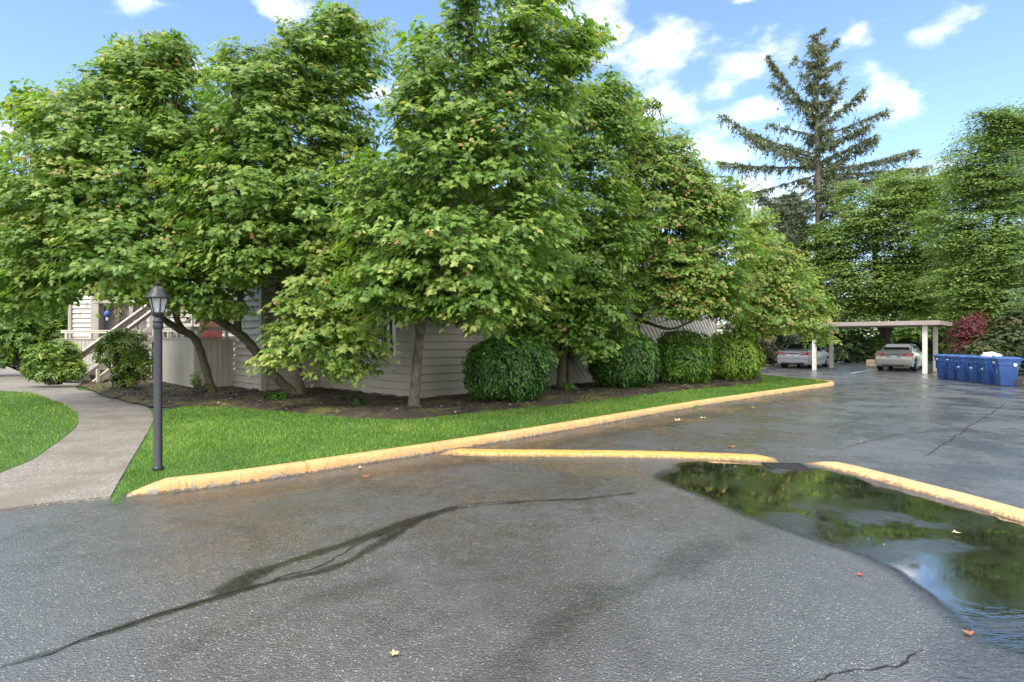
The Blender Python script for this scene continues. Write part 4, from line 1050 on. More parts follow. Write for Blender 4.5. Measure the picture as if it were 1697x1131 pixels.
# ------------------------------------------------------------------ wheeled recycling bins
BINM = plain('blue_bin_plastic', (0.016, 0.055, 0.195), 0.42, 0.16, 5, 0.001); LIDM = plain('blue_lid_plastic', (0.022, 0.070, 0.225), 0.40, 0.14, 5)
STICK = plain('white_sticker', (0.72, 0.73, 0.74), 0.5, 0.08, 40)
def bin_proto():
    """front faces -x, wheels towards +x; base on z = 0"""
    root = empty('wheeled_bin', (0, 0, 0), None, 'bin', 'blue wheeled bins in a row')
    def ring(z, x0, x1, hy, r): 
        pts = []
        for cx, cy, a0 in ((x1 - r, hy - r, 0), (x0 + r, hy - r, 90), (x0 + r, -hy + r, 180), (x1 - r, -hy + r, 270)):
            for a in (0, 30, 60, 90): pts.append((cx + r * math.cos(R(a0 + a)), cy + r * math.sin(R(a0 + a)), z))
        return pts
    m = MB(); n = 16
    rings = [ring(0.02, -0.27, 0.22, 0.235, 0.06), ring(0.04, -0.285, 0.235, 0.25, 0.06), ring(0.78, -0.345, 0.315, 0.285, 0.05), ring(0.79, -0.375, 0.345, 0.31, 0.05), ring(0.93, -0.385, 0.355, 0.315, 0.05), ring(0.94, -0.405, 0.37, 0.33, 0.05), ring(1.0, -0.41, 0.375, 0.335, 0.05)]
    for r in rings: m.v += r; 
    m.f = [(i * n + j, i * n + (j + 1) % n, (i + 1) * n + (j + 1) % n, (i + 1) * n + j) for i in range(len(rings) - 1) for j in range(n)] + [tuple(range(n))[::-1], tuple((len(rings) - 1) * n + j for j in range(n))]
    m.m = [0] * len(m.f); m.t = [0] * len(m.f)
    m.build('body', BINM, root, smooth=True)
    f = MB()                                     # grab bar frame on the front
    for y in (-0.17, 0.17): f.box((-0.352, y, 0.64), (0.05, 0.035, 0.36))
    f.box((-0.372, 0, 0.80), (0.05, 0.38, 0.05)); f.box((-0.335, 0, 0.52), (0.05, 0.34, 0.03)); f.build('grab_bar', BINM, root, bevel=0.008)
    l = MB(); r1, r2, r3, r4 = ring(1.003, -0.445, 0.40, 0.36, 0.05), ring(1.035, -0.445, 0.40, 0.36, 0.05), ring(1.075, -0.36, 0.33, 0.29, 0.06), ring(1.09, -0.27, 0.25, 0.22, 0.08)
    for r in (r1, r2, r3, r4): l.v += r
    l.f = [(i * n + j, i * n + (j + 1) % n, (i + 1) * n + (j + 1) % n, (i + 1) * n + j) for i in range(3) for j in range(n)] + [tuple(range(n))[::-1], tuple(3 * n + j for j in range(n))]
    l.m = [0] * len(l.f); l.t = [0] * len(l.f)
    l.build('lid', LIDM, root, smooth=True)
    h = MB(); h.tube([(0.40, -0.2, 0.95), (0.47, -0.2, 0.99), (0.47, 0.2, 0.99), (0.40, 0.2, 0.95)], 0.018, 8); h.build('handle', BINM, root)
    for s in (-1, 1):
        w = MB(); w.lathe([(0.03, -0.03), (0.125, -0.03), (0.135, -0.015), (0.135, 0.015), (0.125, 0.03), (0.03, 0.03)], 18); w.v = [(0.285 + x, s * 0.25 + z, 0.135 + y) for x, y, z in w.v]; w.build('wheel', TYRE, root, smooth=True)
    return root
def kids(o): return [c for c in bpy.data.objects if c.parent == o]
def copy_tree(o, par=None):
    c = o.copy(); COL.objects.link(c)
    if par is not None: c.parent = par
    for ch in kids(o): copy_tree(ch, c)
    return c
proto = bin_proto()
binlab = ['blue wheeled bin at the far left of the row, by the carport post', 'blue wheeled bin second in the row, label high above its grab bar', 'blue wheeled bin third in the row, low white label',
          'blue wheeled bin fourth in the row, low label and stripe on the front', 'blue wheeled bin carrying the white bag on its lid', 'nearest blue wheeled bin, right end of the row, white emblem on its side']
bxy = []
for i in range(6):
    b = proto if i == 0 else copy_tree(proto)
    t = i / 5.0
    x = 18.45 * (1 - t) + 17.55 * t; y = 24.35 * (1 - t) + 20.35 * t
    b.location = (x + random.uniform(-.03, .03), y + random.uniform(-.03, .03), 0); b.rotation_euler = (0, 0, R(random.uniform(-7, 7) - 12)); b.scale = (0.95, 0.75, 0.955)
    b['label'] = binlab[i]; bxy.append(b)
for i, b in enumerate(bxy):
    s = MB(); z = 0.88 if i in (0, 1, 5) else 0.60
    s.box((-0.384 if z > 0.8 else -0.334, 0.02, z), (0.012, 0.20, 0.05)); 
    if i in (1, 3): s.box((-0.318, 0, 0.50 if i == 3 else 0.52), (0.05, 0.30, 0.012))
    o = s.build('sticker', STICK, None); o.parent = b
e = MB(); e.lathe([(0.045, 0), (0.06, 0), (0.06, 0.004), (0.045, 0.004)], 18); e.v = [(0.17 + x, -0.3085 - z, 0.80 + y) for x, y, z in e.v]
e.prism([(0.15, -0.309, 0.78), (0.20, -0.309, 0.79), (0.17, -0.309, 0.83)], np.array([0, 0, 0]), np.array([0, -0.006, 0]))
o = e.build('emblem', STICK, None); o.parent = bxy[5]
# crumpled bag on the fifth bin
bm = bmesh.new(); bmesh.ops.create_icosphere(bm, subdivisions=3, radius=1.0)
for v in bm.verts:
    f = 1 + 0.22 * math.sin(v.co.x * 5 + v.co.y * 7) + 0.15 * math.sin(v.co.y * 11 - v.co.z * 6) + random.uniform(-.05, .05)
    v.co = Vector((v.co.x * 0.22 * f, v.co.y * 0.29 * f, max(-0.005, v.co.z * 0.13 * f)))
me = bpy.data.meshes.new('plastic_bag'); bm.to_mesh(me); bm.free(); me.materials.append(plain('white_plastic_bag', (0.72, 0.73, 0.74), 0.35, 0.05, 10))
o = bpy.data.objects.new('plastic_bag', me); COL.objects.link(o); bl = bxy[4].location
o.location = (bl.x - 0.05, bl.y + 0.02, 1.042); tag(o, 'crumpled white plastic bag lying on a blue bin lid', 'bag')
# timber box planter at the back of the empty bay
pl = MB(); pc = bay(3.1, 6.6); 
for k in range(2): pl.box(pc + ZUP * (0.16 + 0.2 * k), (1.5, 0.5, 0.19), (U, V, ZUP))
pl.build('timber_planter', plain('weathered_timber', (0.36, 0.26, 0.19), 0.8, 0.2, 9), bevel=0.01, label='low weathered timber planter at the back of the empty bay', cat='planter')
# ------------------------------------------------------------------ foliage
def T_maple():
    half = [(-0.07, 0.33), (0.15, 0.22), (0.33, 0.54), (0.44, 0.20), (0.66, 0.20), (1.0, 0.0)]
    o = [(0, 0)] + half + [(x, -y) for x, y in half[-2::-1]]
    v = [(0.30, 0.0, 0.05)] + [(x, y, -0.16 * (abs(y) ** 1.5) - 0.16 * max(0, x - 0.35) ** 2) for x, y in o]
    n = len(o); return np.array(v, float), np.array([(0, 1 + i, 1 + (i + 1) % n) for i in range(n)])
def T_lance(w=0.17, fold=0.05):
    v = [(0, 0, 0), (0.35, w, fold), (0.72, w * 0.85, fold * 0.6), (1, 0, -0.10), (0.72, -w * 0.85, fold * 0.6), (0.35, -w, fold), (0.5, 0, 0)]
    return np.array(v, float), np.array([(6, 0, 5), (6, 5, 4), (6, 4, 3), (6, 3, 2), (6, 2, 1), (6, 1, 0)])
def T_diamond(w=0.32):
    return np.array([(0, 0, 0), (0.5, w, 0.04), (1, 0, -0.06), (0.5, -w, 0.04)], float), np.array([(0, 1, 2), (0, 2, 3)])
def T_needle():
    return np.array([(0, 0.17, 0), (0, -0.17, 0), (1, 0, -0.05)], float), np.array([(0, 1, 2)])
MAP_T, LAN_T, DIA_T, NEE_T = T_maple(), T_lance(), T_diamond(), T_needle()

def put_leaves(name, parent, mat, tmpl, pos, nor, tip, size, tint):
    tv, tf = tmpl; N = len(pos); k = len(tv)
    n = nrm(nor); t = nrm(tip - (tip * n).sum(1, keepdims=True) * n); s = np.cross(n, t)
    v = pos[:, None, :] + size[:, None, None] * (t[:, None, :] * tv[None, :, 0:1] + s[:, None, :] * tv[None, :, 1:2] + n[:, None, :] * tv[None, :, 2:3])
    f = (np.arange(N) * k)[:, None, None] + tf[None]
    return raw_mesh(name, v.reshape(-1, 3), f.reshape(-1, 3), mat, parent, np.repeat(np.clip(tint, 0, 1), len(tf)))

def unit(n): return nrm(RNG.normal(size=(n, 3)))
def bez(a, b, c, k=5):
    t = np.linspace(0, 1, k)[:, None]; return (1 - t) ** 2 * a + 2 * t * (1 - t) * b + t * t * c

def broadleaf(name, label, cat, base, stems, lobes, Yc, leaf, tmpl, mat, bark, group=None, cover=4.3, spray=0.36, per=24, flat=0.0, red=0.07, axis_px=None,
              depth=1.0, back=0.55, tint0=0.42, lobe_y=None, droop=0.35, twig=0.006, upright=0.0, sprigs=3):
    """stems: list of [(px,py,Y,r),...]; lobes: (px,py,rx,ry[,dY]) in photo pixels at about Yc metres"""
    root = empty(name, base, label, cat, group)
    wood = MB(); limbs = []
    for st in stems:
        p = np.array([np.append(Q(a, b, c), r) for a, b, c, r in st]); 
        if st[0][1] > 594: p[0][2] = min(p[0][2], 0.12)
        s = spline(p, 7)
        rr = s[:, 3] * (1 + 0.07 * np.sin(np.arange(len(s)) * 1.7 + random.random() * 6))
        if p[0][3] > 0.04: rr[0] *= 1.45; rr[1] *= 1.15
        wood.tube(s[:, :3], rr, 12); limbs.append(s)
    skeleton = np.vstack([s[len(s) // 3:] for s in limbs])
    axx = np.mean([l[0] for l in lobes]) if axis_px is None else axis_px
    axis = np.array([(axx - CX) * Yc / F_PX, Yc])
    Rm = max(abs(l[0] - axx) for l in lobes) * Yc / F_PX + 0.3
    PT = []; PC, PO, PR = [], [], []       # cluster centres, outward directions, lobe radius
    mini = []
    for l in lobes:
        if l[2] > 30 and len(l) < 5 and sprigs:
            for q in range(sprigs):
                th = random.uniform(-1.25, 1.25); rr = random.uniform(0.95, 1.12); s_ = random.uniform(0.6, 1.2)
                mini.append((l[0] + l[2] * rr * math.sin(th), l[1] - l[3] * rr * math.cos(th), 15 * s_, 17 * s_))
    for l in list(lobes) + mini:
        px, py, rx, ry = l[:4]
        off = l[4] if len(l) > 4 else None
        dx = abs(px - axx) * Yc / F_PX
        half = math.sqrt(max(0.05, Rm * Rm - dx * dx)) * 0.62 * depth
        for side, frac in ((-1, 1.0), (1, back)):
            if frac <= 0 or (side > 0 and l in mini): continue
            if off is not None and side > 0: continue
            Y = Yc + (off if off is not None else side * half * random.uniform(0.55, 1.0))
            c = Q(px, py, Y); k = Y / F_PX; ax, az = rx * k, ry * k; ay = 0.85 * math.sqrt(ax * az)
            nlv = cover * math.pi * rx * ry / (0.42 * (leaf / k) ** 2) * frac
            nc = max(3, int(nlv / per))
            d = unit(nc); r = 1 - np.abs(RNG.normal(0, 0.30, nc)); r = np.clip(r, 0.1, 1.05)
            pts = c + d * r[:, None] * np.array([ax, ay, az])
            pts = pts[pts[:, 2] > 0.45]
            d = nrm(pts - c)
            # limb from the nearest part of the skeleton to this lobe
            w = np.linalg.norm(skeleton[:, :3] - c, axis=1) + 1.2 * np.maximum(0, skeleton[:, 2] - c[2])
            s0 = skeleton[np.argmin(w)]
            a = s0[:3]; L = np.linalg.norm(c - a)
            ctl = a + (c - a) * 0.5 + ZUP * 0.12 * L * (1 if c[2] > a[2] else -0.2) + RNG.normal(0, 0.06 * L, 3)
            lb = bez(a, ctl, c + ZUP * 0.25 * az, 7)
            r0 = min(s0[3] * 0.75, 0.012 + 0.016 * L + twig * 3)
            wood.tube(lb, np.linspace(max(r0, twig * 2), twig * 1.6, 7), 6)
            for q in range(min(len(pts), 26)):
                e = pts[q]; st_ = lb[random.randint(3, 6)]
                wood.tube(bez(st_, (st_ + e) / 2 + RNG.normal(0, 0.08, 3), e, 4), np.linspace(twig * 1.5, twig * 0.6, 4), 4, cap=False)
            hor = np.column_stack([pts[:, :2] - axis, np.zeros(len(pts))])
            out = nrm(nrm(hor) * 0.6 + d * np.array([1, 1, 0.45]) + RNG.normal(0, 0.2, d.shape))
            PT.append(np.full(len(pts), l[5] if len(l) > 5 else 0.0)); PC.append(pts); PO.append(out); PR.append(np.full(len(pts), float(frac)))
    pc, po = np.vstack(PC), np.vstack(PO); n = len(pc); m = per
    wood.build('trunk', bark, root, smooth=True)
    # shoots with leaves shingled along them
    po2 = po * np.array([1, 1, 0.35]) + np.array([0, 0, upright]); sh = nrm(po2 + np.array([0, 0, -0.05])); lat = nrm(np.cross(sh, ZUP) + 1e-6)
    ct = RNG.normal(tint0, 0.13, n) + np.concatenate(PT)
    tt = np.linspace(-1, 1, m)[None, :] + RNG.normal(0, 0.15, (n, m))
    wd = RNG.uniform(-1, 1, (n, m)) * (1 - 0.4 * np.abs(tt))
    Ls = spray * RNG.uniform(0.65, 1.25, n)
    pos = pc[:, None] + sh[:, None] * (tt * Ls[:, None] * 0.8)[..., None] + lat[:, None] * (wd * Ls[:, None] * 0.75)[..., None]
    pos[..., 2] += RNG.normal(0, leaf * (0.38 - 0.25 * flat), (n, m)) - 0.30 * Ls[:, None] * (tt * tt + 0.8 * wd * wd) * (1 - flat)
    nor = ZUP * (0.75 + 1.3 * flat) + po[:, None] * (0.75 - 0.55 * flat) + RNG.normal(0, 0.26 - 0.06 * flat, (n, m, 3))
    tip = sh[:, None] * (0.45 + 0.5 * tt[..., None]) + lat[:, None] * np.sign(wd)[..., None] * 0.7 + RNG.normal(0, 0.35, (n, m, 3)) - ZUP * droop
    size = leaf * RNG.uniform(0.48, 1.28, (n, m))
    tint = np.clip(ct[:, None] + RNG.normal(0, 0.09, (n, m)) + 0.10 * np.clip(tt, 0, 1), 0, 0.82)
    # reddish young growth at the ends of some shoots
    young = (RNG.rand(n) < red)[:, None] & (tt > 0.35) & (RNG.rand(n, m) < 0.75)
    tint = np.where(young, RNG.uniform(0.78, 1.0, (n, m)), tint)
    size = np.where(young, size * 0.75, size)
    put_leaves('crown', root, mat, tmpl, pos.reshape(-1, 3), nor.reshape(-1, 3), tip.reshape(-1, 3), size.ravel(), tint.ravel())
    return root

G1 = 'maples planted around the building'
mk = dict(leaf=0.128, tmpl=MAP_T, mat=MAPLE, bark=BARK, group=G1)
broadleaf('maple_tree', 'leftmost maple with one curved mossy trunk leaning over the lamp post', 'tree', P(352, 652, .15),
    [[(352, 653, 15.9, .12), (338, 600, 15.7, .10), (322, 560, 15.4, .10), (292, 543, 14.9, .09), (262, 520, 14.5, .075), (225, 470, 14.2, .06), (185, 400, 14, .045)],
     [(300, 546, 15.0, .08), (285, 500, 14.6, .06), (270, 400, 14.2, .05), (262, 260, 14, .03)],
     [(225, 470, 14.2, .05), (120, 430, 13.8, .04), (50, 380, 13.6, .02)]],
    [(65, 300, 85, 90), (128, 225, 75, 75), (195, 165, 60, 65), (245, 125, 60, 60), (283, 95, 34, 40), (208, 95, 26, 34), (300, 95, 26, 36), (128, 155, 26, 22), (58, 195, 42, 42), (32, 170, 20, 16), (295, 190, 75, 75),
     (225, 280, 115, 100), (100, 420, 120, 70), (215, 420, 120, 75), (10, 400, 55, 95), (20, 490, 50, 40), (75, 470, 60, 35), (335, 250, 70, 90), (318, 380, 90, 80), (255, 470, 60, 38, -0.6), (180, 452, 55, 26, -.6), (130, 330, 90, 70)],
    14.2, axis_px=190, **mk)
broadleaf('maple_tree', 'maple with two mossy stems from one base and a bright low branch before the window', 'tree', P(490, 655, .15),
    [[(493, 656, 15.4, .13), (462, 630, 15.3, .12), (430, 590, 15.1, .12), (405, 560, 14.9, .115), (378, 540, 14.6, .11), (345, 515, 14.3, .075), (330, 440, 14, .06), (350, 330, 13.8, .045)],
     [(392, 548, 14.8, .09), (400, 480, 14.4, .065), (410, 380, 14, .05), (405, 230, 13.8, .03)],
     [(500, 655, 15.4, .12), (492, 600, 15.3, .10), (482, 530, 15.0, .085), (462, 480, 14.7, .08), (480, 380, 14.3, .07), (510, 260, 14, .05), (540, 120, 14, .03)],
     [(474, 505, 14.85, .05), (510, 480, 13.6, .042), (545, 505, 12.6, .034), (560, 560, 12.2, .02)]],
    [(418, 170, 80, 75), (392, 118, 34, 34), (440, 112, 34, 30), (502, 120, 62, 62), (560, 62, 40, 46), (512, 66, 34, 30), (600, 72, 36, 42), (570, 22, 20, 16), (635, 103, 16, 12), (604, 118, 30, 32), (470, 240, 105, 90), (565, 195, 52, 75),
     (395, 320, 110, 95), (515, 350, 105, 85), (590, 330, 65, 100), (335, 455, 90, 55), (412, 415, 90, 56), (350, 505, 62, 24), (595, 420, 60, 50), (525, 440, 70, 50, 0.4)] +
    [(a_, b_, c_, d_, e_ - 1.6, 0.11) for a_, b_, c_, d_, e_ in [(535, 430, 60, 34, 0), (600, 450, 44, 30, 0), (522, 475, 50, 40, -.2), (490, 515, 46, 30, -.3), (565, 495, 54, 40, 0), (604, 508, 44, 32, -.2), (486, 578, 50, 26, -.4), (455, 592, 28, 14, -.4),
     (540, 545, 66, 42, -.5), (588, 560, 52, 40, -.4), (600, 592, 32, 26, -.2), (556, 602, 48, 24, -.3), (500, 548, 44, 28, -.2)]],
    14.0, axis_px=470, **mk)
broadleaf('maple_tree', 'tall central maple with a straight pale trunk at the building corner', 'tree', P(685, 674, .15),
    [[(685, 675, 12.6, .13), (688, 640, 12.55, .11), (692, 590, 12.5, .105), (697, 545, 12.4, .10), (705, 480, 12.3, .09), (735, 380, 12.2, .075), (770, 240, 12.1, .05), (785, 60, 12, .025)],
     [(697, 552, 12.4, .08), (680, 500, 12.2, .06), (660, 430, 12, .05), (680, 290, 12, .03)],
     [(715, 455, 12.3, .06), (800, 380, 12.1, .05), (860, 260, 12, .04), (880, 60, 12, .02)]],
    [(700, 128, 36, 62), (712, 62, 20, 30), (676, 160, 26, 34), (690, 225, 52, 62), (778, 70, 34, 70), (770, -10, 32, 36), (770, 170, 66, 85), (845, 120, 46, 70), (872, 40, 46, 52), (900, -10, 42, 30), (935, 75, 44, 36), (985, 52, 24, 20), (952, 95, 36, 36), (918, 150, 44, 56),
     (735, 280, 100, 80), (845, 250, 95, 100), (655, 390, 95, 82), (755, 410, 110, 82), (865, 390, 95, 100), (690, 478, 120, 48), (630, 460, 66, 46), (810, 490, 100, 46), (738, 508, 60, 20), (812, 525, 38, 24), (610, 320, 46, 60)],
    12.2, axis_px=755, **{**mk, 'bark': BARK_PALE}, tint0=0.40)
broadleaf('maple_tree', 'maple with twin close trunks between two clipped bushes', 'tree', P(932, 645, .15),
    [[(930, 645, 17.2, .16), (932, 600, 17.1, .13), (936, 540, 17, .12), (938, 460, 16.9, .11), (945, 330, 16.8, .08), (960, 180, 16.6, .04)],
     [(944, 642, 17.4, .12), (946, 590, 17.3, .11), (960, 520, 17, .08), (1010, 430, 16.7, .05)]],
    [(950, 205, 70, 70), (1000, 170, 40, 40), (1030, 205, 36, 36), (962, 320, 88, 90), (925, 440, 95, 82), (985, 490, 72, 52), (1000, 555, 52, 30), (915, 535, 60, 46), (880, 560, 40, 40), (1010, 400, 60, 60), (985, 580, 34, 12)],
    16.4, axis_px=950, **mk, tint0=0.37)
broadleaf('maple_tree', 'broad maple with pinkish young tips and bare dark lower limbs', 'tree', P(1052, 640, .15),
    [[(1052, 642, 19.6, .15), (1052, 560, 19.5, .13), (1068, 500, 19.3, .11), (1090, 445, 19.1, .09), (1105, 370, 19, .06), (1100, 260, 19, .03)],
     [(1058, 525, 19.4, .07), (1020, 490, 19.1, .05), (985, 450, 18.8, .03)], [(1075, 480, 19.3, .07), (1140, 460, 18.8, .05), (1200, 440, 18.5, .03)],
     [(1060, 530, 19.4, .06), (1110, 545, 18.6, .045), (1150, 530, 18.2, .03)]],
    [(1041, 165, 13, 26), (1066, 222, 42, 50), (1110, 275, 52, 52), (1142, 300, 34, 40), (1045, 295, 70, 70), (1085, 365, 105, 60), (1165, 350, 64, 62), (1205, 330, 32, 34), (1185, 430, 80, 72), (1120, 440, 66, 40), (1180, 500, 70, 30), (1110, 512, 54, 20), (1030, 420, 60, 50), (1160, 470, 70, 46), (1075, 478, 60, 26), (1135, 490, 56, 26)],
    18.8, axis_px=1110, **{**mk, 'leaf': 0.125}, red=0.34, tint0=0.42, cover=4.3, back=0.45)
broadleaf('maple_tree', 'rightmost low spreading maple drooping towards the silver sedan', 'tree', P(1262, 622, .1),
    [[(1255, 622, 22.6, .13), (1252, 570, 22.5, .11), (1262, 530, 22.3, .09), (1275, 470, 22.1, .06), (1265, 400, 22, .03)],
     [(1256, 548, 22.4, .07), (1310, 530, 21.8, .05), (1360, 560, 21.5, .02)]],
    [(1235, 380, 40, 42), (1262, 425, 52, 48), (1245, 490, 70, 52), (1305, 475, 46, 40), (1300, 518, 60, 34), (1338, 526, 34, 30), (1352, 550, 30, 16), (1376, 564, 14, 6), (1252, 548, 34, 12), (1325, 495, 30, 26), (1290, 445, 34, 30)],
    22.0, axis_px=1270, **{**mk, 'leaf': 0.12}, red=0.36, tint0=0.50, cover=3.4)

# ------------------------------------------------------------------ background trees
G2 = 'tall trees beyond the carport'
hb_ = dict(leaf=0.22, tmpl=DIA_T, mat=BEECH, bark=BARK_DARK, group=G2, spray=1.0, per=30, flat=0.42, red=0, droop=0.1, twig=0.010, cover=7.0)
broadleaf('hornbeam_tree', 'layered bright green tree right above the carport roof', 'tree', P(1468, 597),
    [[(1466, 597, 45, .32), (1466, 550, 45, .28), (1462, 500, 45, .24), (1450, 420, 45, .18), (1462, 320, 45, .09)], [(1467, 570, 45, .25), (1482, 520, 45, .2), (1510, 430, 45, .13), (1530, 350, 45, .06)],
     [(1466, 555, 45, .16), (1440, 520, 45, .12), (1400, 470, 45, .07)]],
    [(1375, 445, 38, 60), (1400, 400, 46, 46), (1440, 355, 52, 46), (1478, 310, 28, 34), (1505, 335, 42, 40), (1548, 330, 40, 40), (1490, 400, 70, 60), (1415, 470, 70, 40), (1545, 430, 60, 60), (1480, 480, 80, 36), (1400, 510, 52, 20), (1470, 515, 80, 16), (1545, 500, 50, 26)],
    44, axis_px=1465, **hb_, tint0=0.64, back=0.5)
broadleaf('hornbeam_tree', 'tallest broadleaf tree, at the right edge above the blue bins', 'tree', P(1672, 625),
    [[(1672, 625, 33, .26), (1670, 560, 33, .22), (1660, 470, 33.5, .17), (1650, 360, 34, .12), (1642, 240, 34, .05)], [(1672, 520, 33, .14), (1700, 420, 33, .1), (1710, 300, 33, .05)], [(1664, 500, 33.3, .12), (1615, 440, 33, .09), (1590, 380, 33, .05)]],
    [(1640, 225, 46, 36), (1690, 205, 40, 34), (1605, 290, 44, 46), (1660, 300, 62, 60), (1715, 290, 60, 80), (1590, 385, 52, 60), (1655, 410, 76, 70), (1600, 470, 66, 36), (1720, 430, 80, 70), (1645, 500, 66, 30), (1600, 525, 40, 14), (1720, 510, 60, 30), (1700, 545, 60, 22)],
    33, axis_px=1660, **{**hb_, 'leaf': 0.17, 'spray': 0.85}, tint0=0.60, back=0.5)
broadleaf('whitebeam_tree', 'pale grey green branches of a tree entering at the right edge', 'tree', np.array([21.6, 22.5, 0]),
    [[(1760, 640, 22.5, .16), (1758, 500, 22.5, .13), (1750, 380, 22.5, .10), (1735, 260, 22.5, .05)]],
    [(1678, 258, 30, 8, 0), (1700, 285, 34, 12, 0), (1720, 330, 40, 20, 0), (1685, 480, 26, 7, 0), (1705, 495, 40, 12, 0), (1745, 300, 60, 60, 0), (1740, 420, 50, 60, 0), (1690, 372, 18, 6, 0)],
    22.5, axis_px=1750, leaf=0.10, tmpl=LAN_T, mat=PALELEAF, bark=BARK_PALE, group=None, spray=0.4, per=18, flat=0.5, red=0, cover=2.2, back=0)
broadleaf('red_maple_tree', 'small purple red Japanese maple behind the blue bins', 'tree', P(1612, 616),
    [[(1614, 616, 31.0, .08), (1610, 580, 31, .06), (1604, 540, 31, .04)]],
    [(1600, 560, 24, 26), (1612, 535, 26, 14), (1590, 548, 14, 14), (1620, 560, 22, 22), (1596, 580, 14, 14), (1622, 522, 14, 8)], 31, axis_px=1608, leaf=0.13, tmpl=DIA_T, mat=REDLEAF, bark=BARK_DARK, spray=0.4, per=16, red=0, cover=3.2)

def conifer(name, label, base_px, top_y, Y, limbs, w, dens=1.0, tint0=0.5, group=None, r0=0.42):
    b = Q(base_px, 600, Y); b[2] = 0
    root = empty(name, b, label, 'tree', group); wood = MB()
    H = Q(base_px, top_y, Y)[2]
    wood.tube(spline([(b[0], b[1], 0.0), (b[0] + .1, b[1], H * .4), (b[0] - .05, b[1], H * .75), (b[0] + .05, b[1], H)], 6), np.linspace(r0, 0.03, 19), 10)
    pos, tips, nors, sizes = [], [], [], []
    def limb(a, e, sag, hang, n):
        L = np.linalg.norm(e - a)
        c = bez(a, (a + e) / 2 + np.array([0, 0, -sag * L]), e, 10); wood.tube(c, np.linspace(0.03 + 0.008 * L, 0.012, 10), 5)
        k = int(n * L * 16)
        t = RNG.rand(k) ** 0.75 * 9; i = np.minimum(t.astype(int), 8); f = (t - i)[:, None]
        q = c[i] * (1 - f) + c[i + 1] * f
        d = nrm(e - a); lat = nrm(np.cross(d, ZUP))
        # side twigs: pick a twig end, then needles cluster on it
        tw = lat * RNG.normal(0, 0.42, (k, 1)) * (0.5 + 0.5 * np.minimum(1, L / 4)) + d * RNG.uniform(0, .45, (k, 1)) + ZUP * (-np.abs(RNG.normal(0, hang, (k, 1))) + 0.10)
        m = 9; s = RNG.rand(k, m, 1) 
        pp = q[:, None] + tw[:, None] * s + RNG.normal(0, .04, (k, m, 3))
        pos.append(pp.reshape(-1, 3)); tips.append((nrm(tw)[:, None] * 0.9 + RNG.normal(0, .5, (k, m, 3)) - ZUP * .25).reshape(-1, 3))
        for qq in range(0, k, 4): wood.tube([q[qq], q[qq] + tw[qq] * .9], 0.01, 3, cap=False)
    for (ty, ex, ey, dens_) in limbs:
        a = Q(base_px, ty, Y); e = Q(ex, ey, Y + random.uniform(-2.5, 2.0)); limb(a, e + RNG.normal(0, 0.5, 3), random.uniform(0.0, 0.16), 0.62, dens_ * dens)
    # whorls up the stem, short above and reaching fore and aft
    for k in range(int(34 * w[2])):
        f = random.random(); z = H * (w[0] + (1 - w[0]) * f ** 0.85); z = min(z, H - 0.3)
        th = random.uniform(0, 6.28); L = (H - z) * w[1] * random.uniform(0.5, 1.0) + 0.5
        a = np.array([b[0], b[1], z]); e = a + np.array([math.cos(th) * L, math.sin(th) * L, L * random.uniform(-0.25, 0.55)])
        limb(a, e, 0.08, 0.38, dens)
    wood.build('trunk', BARK_PALE, root, smooth=True)
    p = np.vstack(pos); t = np.vstack(tips); n = len(p)
    put_leaves('crown', root, NEEDLE, NEE_T, p, unit(n) + ZUP * .6, t, RNG.uniform(0.20, 0.42, n), RNG.normal(tint0, 0.2, n))
    return root
conifer('spruce_tree', 'tall sparse grey green conifer standing against the blue sky', 1355, 52, 50,
    [(196, 1257, 100, 1.5), (196, 1280, 130, .8), (225, 1262, 182, .5), (262, 1216, 206, .7), (255, 1240, 210, .8), (276, 1207, 262, 1.1), (272, 1232, 228, .7), (290, 1230, 300, .8), (305, 1265, 335, .9), (265, 1270, 240, .9), (320, 1275, 345, .8),
     (210, 1455, 152, 1.1), (225, 1468, 172, .7), (200, 1405, 132, .9), (240, 1450, 205, 1.3), (285, 1462, 222, .9), (285, 1495, 238, 1.2), (290, 1518, 266, 1.2), (296, 1480, 280, 1.2), (270, 1440, 232, 1.2), (310, 1420, 320, 1.2), (330, 1400, 340, 1.2), (170, 1395, 150, .8), (300, 1520, 292, .6), (180, 1320, 150, .9), (150, 1318, 115, .8), (120, 1392, 95, .7), (110, 1318, 92, .6), (90, 1372, 66, .6), (85, 1340, 64, .6)],
    (0.26, 0.11, 2.6), 1.25, 0.48)
conifer('spruce_tree', 'shorter dark dense conifer left of the tall sparse one', 1305, 322, 46,
    [(340, 1262, 330, 1.0), (360, 1240, 352, 1.2), (380, 1345, 372, 1.2), (350, 1335, 338, 1.0), (400, 1350, 402, 1.4), (410, 1262, 412, 1.4), (430, 1350, 440, 1.4), (450, 1265, 452, 1.3), (470, 1345, 480, 1.2), (500, 1340, 510, 1.2), (385, 1275, 380, 1.2)], (0.12, 0.24, 5.0), 2.4, 0.26, r0=0.25)

